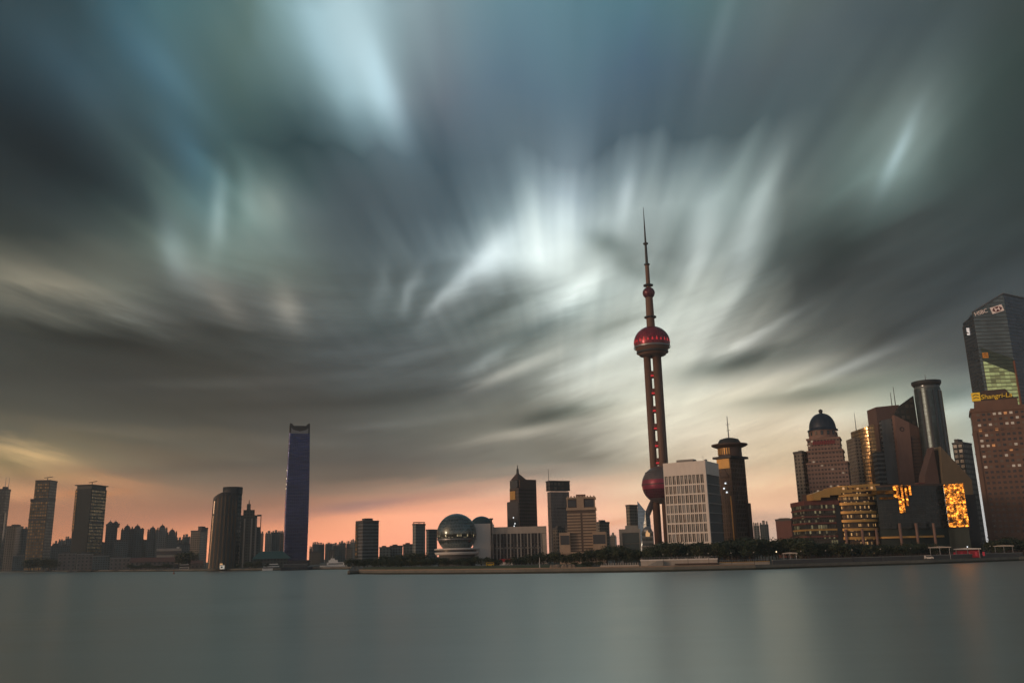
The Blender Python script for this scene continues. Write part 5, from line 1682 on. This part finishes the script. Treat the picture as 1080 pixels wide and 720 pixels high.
mb = MB().slab([(-2.6, 2.8), (2.6, 1.4), (2.6, 3.4), (-2.6, 4.6)], -.7, -.2).slab([(-2.6, 0.6), (2.6, -2.6), (2.6, 1.2), (-2.6, 2.6)], -.7, -.2).slab([(-2.6, -3.4), (2.6, -4.6), (2.6, -2.8), (-2.6, -1.4)], -.7, -.2)
o = mb.build('white_logo', plain('logo_white', (0.75, .75, .75), .5, emit=(1, 1, 1), es=.35), t)
o.matrix_local = Matrix.Translation((q[0], q[1], hgt(1019, 349.5, Y + 16))) @ Matrix.Rotation(ra, 4, 'Z')

# ------------------------------------------------------------------ brown hotel in front
Y = 640
fr = facing(1021.7, 1079.5, Y, 30, 3, py=432)
cx, cy, rot, w, d = fr
t = at('hotel', 'brown stone hotel with rows of small windows and a lit yellow roof sign', 'hotel', fr)
h = hgt(1050, 428.5, Y)
h2, h3 = hgt(1050, 421, Y), hgt(1050, 409, Y)
hs = plain('hotel_stone', (0.165, 0.095, 0.068), .6, var=.25)
MB().box(-w/2, w/2, -d/2, d/2, 0, h).build('wall', hs, t)
mb = MB().box(-w/2 - .8, w/2 + .8, -d/2 - .8, d/2 + .8, h - 3.2, h - 1.6).box(-w/2 - .5, w/2 + .5, -d/2 - .5, d/2 + .5, h * .84, h * .84 + .7).box(-w/2 - .4, w/2 + .4, -d/2 - .4, d/2 + .4, h * .70, h * .70 + .6).box(-w/2 - 1, -w/2 + 2, -d/2 - 1.0, -d/2, 0, h * .83).box(-w/2 - .6, w/2 + .6, -d/2 - .6, d/2 + .6, 12, 13)
mb.build('cornice', hs, t)
MB().box(-w*.40, w*.40, -d*.4, d*.4, h, h2).build('stepped_storey', hs, t)
MB().prism([(-w*.36, -d*.38), (w*.36, -d*.38), (w*.36, d*.3), (-w*.36, d*.3)], h2, h3, [(-w*.22, -d*.2), (w*.22, -d*.2), (w*.22, d*.2), (-w*.22, d*.2)]).build('mansard_roof', M['brown'], t)
NC, NRW = 9, 24
wins = []
rnd = random.Random(12)
wd = plain('hotel_pane', (0.035, 0.035, 0.04), .15, .2, spec=.8)
wp_ = plain('hotel_pane_pale', (0.16, 0.14, 0.12), .3, .1)
wl1 = plain('hotel_lit_cool', (.4, .35, .3), .4, emit=(1, .85, .65), es=.15)
wl2 = plain('hotel_lit_warm', (.4, .2, .1), .4, emit=(1, .42, .14), es=.3)
bw = (w - 3) / NC
rest = MB()
cnt = 0
for r in range(NRW):
    for c in range(NC):
        z = h - 6.2 - r * (h - 14) / NRW
        x = -w/2 + 3 + c * bw + bw * .15
        ww, hh = bw * .56, (h - 14) / NRW * .45
        if z < 4:
            continue
        if cnt < 100:
            u_r = rnd.random()
            pl_ = .34 if r in (0, 2, 6) else .07
            mt = wl1 if u_r < pl_ else wl2 if u_r < pl_ + .05 else wp_ if u_r < pl_ + .25 else wd
            MB().box(x, x + ww, -d/2 - .12, -d/2 - .001, z, z + hh).build('window', mt, t)
            cnt += 1
        else:
            rest.box(x, x + ww, -d/2 - .12, -d/2 - .001, z, z + hh)
o = rest.build('windows', wd, t)
o['kind'] = 'stuff'
mb = MB()
for r in range(NRW):
    z = h - 6.2 - r * (h - 14) / NRW
    mb.box(-w/2 - .22, -w/2 - .001, -d*.3, -d*.15, z, z + 2.6).box(-w/2 - .22, -w/2 - .001, d*.1, d*.25, z, z + 2.6)
o = mb.build('side_windows', wd, t)
o['kind'] = 'stuff'
ysign = plain('sign_yellow', (0.6, 0.36, 0.02), .5, emit=(1, .62, .04), es=.22)
sgl = Matrix.Translation((-w*.27, -d*.38 - .3, h2 + 1.4)) @ Matrix.Rotation(pi/2, 4, 'X')
text(t, "Shangri-La", 5.0, ysign, sgl, 'sign_letters', .2, .15)
MB().box(-w*.43, w*.42, -d*.38 + .4, -d*.38 + .8, h2, h2 + 1.2).build('sign_rail', M['dark'], t)
bx_, bz_ = -w*.355, h2 + 3.6
mb = MB().slab([(bx_ - 3, bz_ - 3.2), (bx_ + 3, bz_ - 3.2), (bx_ + 3, bz_ + 3.2), (bx_ - 3, bz_ + 3.2)], -d*.38 - .3, -d*.38 + .1)
mb.build('sign_logo', ysign, t)
mb = MB()
for k in (-1, 1):
    mb.slab([(bx_ - 2, bz_ + k*1.1 - .5), (bx_, bz_ + k*1.1 + .4), (bx_ + 2, bz_ + k*1.1 - .5), (bx_ + 2, bz_ + k*1.1 + .1), (bx_, bz_ + k*1.1 + 1.0), (bx_ - 2, bz_ + k*1.1 + .1)], -d*.38 - .5, -d*.38 - .35)
mb.build('logo_mark', M['brown'], t)


# ------------------------------------------------------------------ trees
def tree_mesh(seed, leaves, lobes):
    rn = random.Random(seed)
    mb = MB()
    L = []
    for _ in range(lobes):
        a, r = rn.uniform(0, 2*pi), rn.uniform(0, .26)
        L.append((r*cos(a), r*sin(a), rn.uniform(.45, .78), rn.uniform(.16, .27)))
    for _ in range(leaves):
        x, y, z, r = rn.choice(L)
        v = Vector((rn.gauss(0, 1), rn.gauss(0, 1), rn.gauss(0, .8))).normalized() * r * rn.uniform(.55, 1.08)
        p = Vector((x, y, z)) + v
        s = rn.uniform(.022, .05)
        n = (v.normalized() + Vector((rn.uniform(-1, 1), rn.uniform(-1, 1), rn.uniform(-.4, 1)))).normalized()
        a = n.orthogonal().normalized()
        b = n.cross(a)
        th = rn.uniform(0, 6.28)
        a, b = a*cos(th) + b*sin(th), b*cos(th) - a*sin(th)
        mb.quad([p - a*s, p + b*s*.8, p + a*s*1.1, p - b*s*.7])
    return mb


protos = []
for i in range(7):
    cr = tree_mesh(20 + i, 620, 7 + i % 3).build('crown', M['leaf1'] if i % 3 else M['leaf2'])
    tr = MB().tube((0, 0, 0), (.01, .01, .34), .022, .016, 7)
    rn = random.Random(i)
    for k in range(4):
        a = rn.uniform(0, 6.28)
        tr.tube((.01, .01, .28 + .03*k), (.2*cos(a), .2*sin(a), .55 + .06*k), .011, .004, 5)
    tk = tr.build('trunk', M['trunk'])
    protos.append((cr.data, tk.data))
    bpy.data.objects.remove(cr)
    bpy.data.objects.remove(tk)


def tree(X, Yd, H, label, group, wide=1.0):
    rn = random.Random(int(X * 7 + Yd * 13))
    r = thing('tree', label, 'tree', (X, Yd, G), rn.uniform(0, 6.28), group)
    r.scale = (H * wide, H * wide, H)
    cr, tk = rn.choice(protos)
    for nm, me in (('crown', cr), ('trunk', tk)):
        o = bpy.data.objects.new(nm, me)
        COL.objects.link(o)
        o.parent = r


rnd = random.Random(99)


def row(px0, px1, n, dy, tops, label, group, wide=1.1, jit=10):
    for i in range(n):
        px = px0 + (px1 - px0) * (i + rnd.uniform(.1, .9)) / n
        Yd = (dy(px) if callable(dy) else dy) + rnd.uniform(-jit, jit)
        k = (px - px0) / (px1 - px0) * (len(tops) - 1)
        j = min(int(k), len(tops) - 2)
        ty = tops[j] + (tops[j+1] - tops[j]) * (k - j) + rnd.uniform(-1.2, 2.0)
        H = max(4, zat(px, ty, Yd) - G)
        tree(gp(px, Yd), Yd, H, label, group, wide * rnd.uniform(.9, 1.25))


row(366, 440, 15, lambda p: 720, [589, 587, 588], 'dark low tree on the bank point between white ship and glass globe', 'trees on the bank point', 1.4, 40)
row(392, 458, 9, lambda p: shore_y(p) + 70, [592, 590, 588.5], 'small rounded tree behind the grass bank left of the glass globe', 'small trees left of the globe', 1.5)
row(444, 530, 17, lambda p: shore_y(p) + 75, [587, 586.5, 587, 586, 588], 'dark rounded tree in the row below the glass globe', 'trees below the globe', 1.4)
row(534, 600, 14, lambda p: shore_y(p) + 85, [588, 583, 581, 583], 'dark tree in front of the long columned hall', 'trees before the columned hall', 1.2)
row(596, 690, 22, lambda p: shore_y(p) + 85, [584, 580, 577, 576, 579, 578], 'dark leafy tree in front of the beige tiered building and grey framed block', 'trees before the beige building', 1.1)
row(604, 634, 5, lambda p: shore_y(p) + 14, [594, 592.5, 595], 'low dark tree at the water edge below the beige tiered building', 'low trees at the water edge', 1.8, 3)
row(640, 655, 3, lambda p: shore_y(p) + 110, [573, 572.5], 'taller dark tree left of the grey framed block', 'taller trees by the framed block', .9)
row(684, 790, 30, lambda p: shore_y(p) + 70, [575, 570, 571, 570, 568, 566], 'dense dark tree below the white gridded office block', 'trees below the white block', 1.05, 18)
row(785, 850, 18, lambda p: shore_y(p) + 70, [566, 566, 567, 564], 'dense dark tree in the gap left of the curved hall', 'trees left of the curved hall', 1.05, 18)
row(845, 1000, 34, lambda p: shore_y(p) + 42, [568, 570, 573, 571, 573], 'dark tree along the foot of the curved hall', 'trees at the foot of the curved hall', 1.2, 8)
row(1042, 1092, 12, lambda p: shore_y(p) + 38, [570, 566, 567], 'big dark tree at the foot of the brown hotel', 'trees at the foot of the hotel', 1.15, 6)
row(26, 64, 9, 1330, [589, 587, 589], 'dark tree on the far left quay below the bronze gridded tower', 'trees on the far left quay', 1.5)
row(135, 182, 12, 1120, [595, 593.5, 594.5], 'low dark tree in front of the long pinkish warehouse', 'trees before the warehouse', 1.8, 6)
row(250, 282, 7, 950, [593, 591, 592], 'dark tree at the foot of the spired stepped tower', 'trees near the ferry hall', 1.4, 8)
row(186, 200, 4, 1240, [584, 580], 'tree beside the terraced white building', 'trees by the terraced building', 1.2, 8)
row(400, 450, 10, 900, [585, 583, 581], 'hazy tree standing behind the bank point', 'hazy trees behind the bank point', 1.3, 20)

# grass bank above the quay
mt, T, b = new_mat('short_grass')
p = T.node('ShaderNodeNewGeometry').outputs['Position']
T.put(b.inputs['Base Color'], T.mix(T.noise(p, .15, 4), (0.035, 0.055, 0.018), (0.075, 0.09, 0.03)))
b.inputs['Roughness'].default_value = .95
mb = MB()
pts = [(x, y) for x, y in near_pts[:5]]
for a, c in zip(pts, pts[1:]):
    mb.quad([(a[0], a[1] + 8, G + .005), (c[0], c[1] + 8, G + .005), (c[0], c[1] + 26, G + 1.5), (a[0], a[1] + 26, G + 1.5)])
    mb.quad([(a[0], a[1] + 26, G + 1.5), (c[0], c[1] + 26, G + 1.5), (c[0], c[1] + 60, G + 1.6), (a[0], a[1] + 60, G + 1.6)])
tag(mb.build('grass_bank', mt), kind='structure')


# ------------------------------------------------------------------ promenade things
def strip(name, label, cat, px0, px1, dy, z1, mat, parts=(), group=None, th=3.0):
    Ya, Yb = shore_y(px0) + dy, shore_y(px1) + dy
    a, b_ = (gp(px0, Ya), Ya), (gp(px1, Yb), Yb)
    L = hypot(b_[0]-a[0], b_[1]-a[1])
    t = thing(name, label, cat, ((a[0]+b_[0])/2, (a[1]+b_[1])/2, G), atan2(b_[1]-a[1], b_[0]-a[0]), group)
    MB().box(-L/2, L/2, 0, th, 0, z1).build('wall', mat, t)
    return t, L


t, L = strip('terrace', 'long pale stone terrace with a ramp on the promenade below the white block', 'terrace', 676, 757, 10, 3.4, M['pale'], th=14)
MB().box(-L/2 - .3, L/2 + .3, -.4, .2, 3.4, 4.1).build('parapet', M['white'], t)
MB().slab([(-L*.44, 0.2), (-L*.2, .2), (-L*.2, 3.2), (-L*.28, 3.2)], -3.5, -.02).build('ramp', M['conc'], t)
MB().box(-L*.05, L*.5, -2.2, -.05, .9, 1.6).build('dark_recess', M['brown'], t)
mb = MB()
for i in range(30):
    x = -L/2 + L * (i + .5) / 30
    mb.box(x - .08, x + .08, -.2, 0, 4.1, 5.1)
mb.box(-L/2, L/2, -.15, -.05, 5.1, 5.25)
mb.build('railing', M['steel'], t)
t, L = strip('promenade_wall', 'low warm-lit promenade wall right of the stone terrace', 'wall', 759, 812, 10, 1.5, M['pale'])
MB().box(-L/2, L/2, -.3, -.001, 1.5, 1.8).build('coping', M['gold'], t)
mb = MB()
for i in range(24):
    x = -L/2 + L * (i + .5) / 24
    mb.box(x - .08, x + .08, .3, .5, 1.8, 2.8)
mb.box(-L/2, L/2, .35, .45, 2.8, 2.95)
mb.build('railing', M['steel'], t)
t, L = strip('promenade_wall', 'low pale wall with a row of posts left of the stone terrace', 'wall', 633, 674, 12, 1.3, M['pale'])
mb = MB()
for i in range(16):
    x = -L/2 + L * (i + .5) / 16
    mb.box(x - .3, x + .3, .2, .8, 1.3, 2.6)
mb.build('post', M['conc'], t)
t, L = strip('rock_wall', 'rough rounded rock mound by the water below the columned hall', 'rocks', 581, 606, 14, 1.2, M['conc'])
rn = random.Random(4)
mb = MB()
for i in range(26):
    x = -L/2 + L * rn.random()
    r = rn.uniform(.7, 1.5)
    mb.lathe([(0, -.2), (r, .2), (r*.9, 1.0 + r*.3), (r*.4, 1.5 + r*.5), (0, 1.6 + r*.6)], 7, x, rn.uniform(-1.2, 1))
mb.build('boulders', plain('boulder', (.24, .20, .16), .9, var=.35, scale=.6), t)
t, L = strip('promenade_wall', 'dull pink low wall strip under the curved hall trees', 'wall', 900, 955, 16, 1.3, plain('dull_pink', (.20, .08, .08), .7))
MB().box(-L/2, L/2, -.2, -.001, 1.3, 1.6).build('coping', M['conc'], t)
t, L = strip('floodwall', 'long dark floodwall along the right-hand quay', 'wall', 815, 1079, 4, 2.2, M['dconc'], th=.6)
MB().box(-L/2, L/2, -.2, .8, 2.2, 2.5).build('coping', M['conc'], t)


def shelter(px0, px1, dy, z, label, mat, booth=None):
    Yd = shore_y((px0+px1)/2) + dy
    a, b_ = gp(px0, Yd), gp(px1, Yd)
    w = (b_ - a) * .95
    t = thing('canopy_shelter', label, 'shelter', ((a+b_)/2, Yd, G), -atan2((a+b_)/2, Yd))
    MB().slab([(-w/2, z), (w/2, z), (w/2, z + .5), (0, z + .9), (-w/2, z + .5)], -3, 3).build('roof', mat, t)
    for sx in (-.42, 0, .42):
        for sy in (-2.4, 2.4):
            MB().tube((w*sx, sy, 0), (w*sx, sy, z), .16).build('post', M['steel'], t)
    if booth:
        MB().box(-w*.44, w*.44, -1.8, 1.8, .3, z - .6).build('booth', booth, t)
    return t


t = shelter(1008, 1035, 12, 5.2, 'red booth under a canopy by the quay in front of the hotel', M['white'], plain('booth_red', (.30, .012, .03), .6))
mb = MB()
for i in range(5):
    mb.box(-8 + i*4, -6.8 + i*4, -1.95, -1.81, 1.2, 3.6)
mb.build('panel', plain('banner_red', (.45, .03, .06), .5, emit=(1, .08, .12), es=.05), t)
shelter(981, 1004, 14, 6.6, 'flat pale canopy left of the red booth', M['pale'])
shelter(1050, 1070, 14, 6.4, 'flat pale canopy right of the red booth, below the hotel trees', M['pale'])
shelter(826, 842, 16, 5.4, 'pale canopy among the trees left of the curved hall', M['pale'])
Yd = shore_y(980) + 9
t = thing('parked_van', 'small white van parked by the quay left of the red booth', 'van', (gp(980, Yd), Yd, G), -.4)
MB().slab([(-2.6, .5), (2.5, .5), (2.6, 1.3), (1.9, 1.45), (1.3, 2.3), (-2.5, 2.35)], -.95, .95).build('body', M['white'], t)
for x in (-1.6, 1.6):
    for y in (-.98, .82):
        MB().tube((x, y, .45), (x, y + .16, .45), .45, n=12).build('wheel', M['dark'], t)
MB().slab([(1.25, 1.5), (1.8, 1.5), (1.25, 2.15), (-1.6, 2.15), (-1.6, 1.5)], -1.0, -.96).build('window', M['glassd'], t)
Yd = shore_y(517) + 38
t = thing('parked_bus', 'small yellow bus in front of the columned hall', 'bus', (gp(517, Yd), Yd, G + 1.6), 0)
MB().slab([(-2.6, .4), (2.5, .4), (2.7, 1.3), (2.4, 2.3), (-2.6, 2.4)], -1, 1).build('body', plain('bus_yellow', (.55, .36, .02), .5), t)
MB().box(-2.2, 2.2, -1.04, -1.001, 1.35, 2.05).build('window_band', M['glassd'], t)
for x in (-1.6, 1.7):
    MB().tube((x, -1.05, .42), (x, -.85, .42), .42, n=12).build('wheel', M['dark'], t)
Yd = shore_y(569) + 14
t = thing('flagpole', 'white pole on the bank left of the rock mound', 'pole', (gp(569.3, Yd), Yd, G))
MB().tube((0, 0, 0), (0, 0, 6.6), .28, .12).build('pole', M['white'], t)
MB().box(-.5, .5, -.5, .5, 0, .8).build('base', M['conc'], t)
for i, px in enumerate((700, 726, 748, 772, 796, 820, 846, 872, 900, 930, 962, 992, 1022, 1046, 1070)):
    Yd = shore_y(px) + 7
    t = thing('street_lamp', 'thin dark lamp post on the right-hand promenade', 'street lamp', (gp(px, Yd), Yd, G), 0, 'lamp posts along the promenade')
    MB().tube((0, 0, 0), (0, 0, 6.5), .13, .08).build('post', M['dark'], t)
    MB().lathe([(0, 6.4), (.34, 6.6), (.38, 6.9), (0, 7.2)], 10).build('lamp', M['lamp'] if px in (820,) else M['coolamp'] if px in (1022,) else M['pale'], t)


# ------------------------------------------------------------------ boats
def hull(L, W, H, bow=.25, mat=None, t=None, z=-.4):
    P = [(-L/2, -W/2), (L/2 - L*bow, -W/2), (L/2, 0), (L/2 - L*bow, W/2), (-L/2, W/2)]
    Q = [(x * 1.04, y * 1.08) for x, y in P]
    return MB().prism(P, z, H, Q).build('hull', mat, t)


def boat(name, label, cat, px0, px1, py, flip=False):
    xy = wl((px0+px1)/2, py)
    Yb = xy[1]
    a, b_ = xat(px0, py, Yb), xat(px1, py, Yb)
    t = thing(name, label, cat, ((a+b_)/2, Yb, 0), -atan2((a+b_)/2, Yb) + (pi if flip else 0))
    return t, (b_ - a)


t, L = boat('moored_ship', 'white ship with stepped decks and a mast, moored right of the blue skyscraper', 'ship', 338, 366, 599.8, True)
shipw = plain('ship_white', (0.86, 0.84, 0.80), .5, var=.06)
hull(L, 8, 4.0, .2, shipw, t)
MB().box(-L*.38, L*.26, -3.4, 3.4, 4.0, 7.0).build('lower_deck', shipw, t)
for q in (-1, 1):
    MB().box(-L*.34, L*.2, q*3.43 - .03, q*3.43 + .03, 5.0, 6.0).build('window_band', M['glassd'], t)
MB().box(-L*.14, L*.2, -2.8, 2.8, 7.0, 9.4).build('upper_deck', shipw, t)
MB().box(-L*.10, L*.16, -2.86, -2.801, 7.8, 8.7).build('window_band', M['glassd'], t)
MB().slab([(-L*.04, 9.4), (L*.14, 9.4), (L*.12, 11.2), (-.4, 11.2)], -2.1, 2.1).build('bridge', shipw, t)
MB().tube((L*.08, 0, 10.4), (L*.06, 0, 14.5), .22, .1).tube((L*.07, -1.4, 12.5), (L*.07, 1.4, 12.5), .1).build('mast', M['white'], t)
MB().box(-L*.42, -L*.37, -1, 1, 3.4, 6.4).build('funnel', M['rust'], t)
MB().box(L*.26, L*.33, -3.2, 3.2, 1.2, 2.6).build('rust_patch', M['rust'], t)
t, L = boat('barge', 'long low brownish barge lying behind the white ship', 'barge', 327, 378, 599.4)
hull(L, 9, 2.6, .08, plain('barge_brown', (.13, .10, .085), .8), t)
MB().box(-L*.47, L*.4, -4.2, 4.2, 2.6, 3.2).build('deck', M['dconc'], t)
MB().box(L*.3, L*.38, -2.5, 2.5, 3.2, 6).build('cabin', M['conc'], t)
t.location.y += 14
t, L = boat('ferry', 'dark two-deck ferry moored at the foot of the blue skyscraper', 'ferry', 297, 329, 601.0)
hull(L, 9, 3, .15, M['hull'], t)
MB().box(-L*.42, L*.34, -4, 4, 3, 6).build('lower_deck', M['glassd'], t)
MB().box(-L*.44, L*.36, -4.4, 4.4, 6, 6.4).build('deck_edge', M['steel'], t)
MB().box(-L*.3, L*.2, -3.4, 3.4, 6.4, 9).build('upper_deck', M['hull'], t)
MB().box(-L*.32, L*.22, -3.8, 3.8, 9, 9.4).build('roof', M['dark'], t)
t, L = boat('ferry', 'white tour boat with striped decks left of the dark ferry', 'ferry', 277, 297, 601.2)
hull(L, 7, 2.4, .18, shipw, t)
for k in range(2):
    MB().box(-L*(.42-.06*k), L*(.32-.06*k), -3, 3, 2.2 + 2.4*k, 3.6 + 2.4*k).build('window_band', M['glassd'], t)
    MB().box(-L*(.45-.06*k), L*(.35-.06*k), -3.4, 3.4, 3.6 + 2.4*k, 4.6 + 2.4*k).build('deck', shipw, t)
t, L = boat('ferry', 'small white and black ferry moored before the pinkish warehouse end', 'ferry', 189, 200.5, 602.0)
hull(L, 6, 2.2, .15, M['hull'], t)
MB().box(-L*.46, L*.36, -2.6, 2.6, 2.2, 5.4).build('lower_deck', M['white'], t)
MB().box(-L*.42, L*.3, -2.66, -2.601, 3.2, 4.4).build('window_band', M['glassd'], t)
MB().box(-L*.48, L*.38, -3, 3, 5.4, 7.4).build('upper_deck', M['dark'], t)
MB().box(-L*.48, L*.34, -2.8, 2.8, 7.4, 8.2).build('roof', M['white'], t)
t, L = boat('motor_boat', 'small pale boat at the far left quay', 'boat', 72, 80, 602.8)
hull(L, 3, 1.5, .25, M['pale'], t)
MB().box(-L*.3, L*.1, -1, 1, 1.5, 3).build('cabin', M['white'], t)
t, L = boat('motor_boat', 'small pale boat with cabin below the pinkish quayside house', 'boat', 134.5, 141, 602.3)
hull(L, 3, 1.6, .25, M['white'], t)
MB().box(-L*.2, L*.2, -1.1, 1.1, 1.6, 4.4).build('cabin', M['pale'], t)
x, y = wl(183.3, 605.0)
t = thing('buoy', 'slim reddish buoy standing alone in the open water at left', 'buoy', (x, y, 0))
MB().lathe([(0, -.6), (1.0, -.3), (1.1, .5), (.5, .9), (.32, 2.6)], 12).build('float', M['rust'], t, True)
MB().tube((0, 0, 2.6), (0, 0, 4.2), .12).box(-.4, .4, -.4, .4, 3.4, 4.2).build('lamp_cage', M['rust'], t)
Yd = 985
t = thing('kiosk', 'tiny white kiosk on the quay below the bowed ribbed tower', 'kiosk', (gp(234.3, Yd), Yd, G), .2)
MB().box(-2.2, 2.2, -2, 2, 0, 4).build('wall', plain('kiosk_white', (.8, .78, .72), .5, emit=(1, .9, .75), es=.25), t)
MB().box(-2.5, 2.5, -2.4, 2.4, 4, 4.5).build('roof', M['conc'], t)
MB().box(-1.2, .6, -2.06, -2.001, 1.2, 2.8).build('window', M['glassd'], t)

make_air()
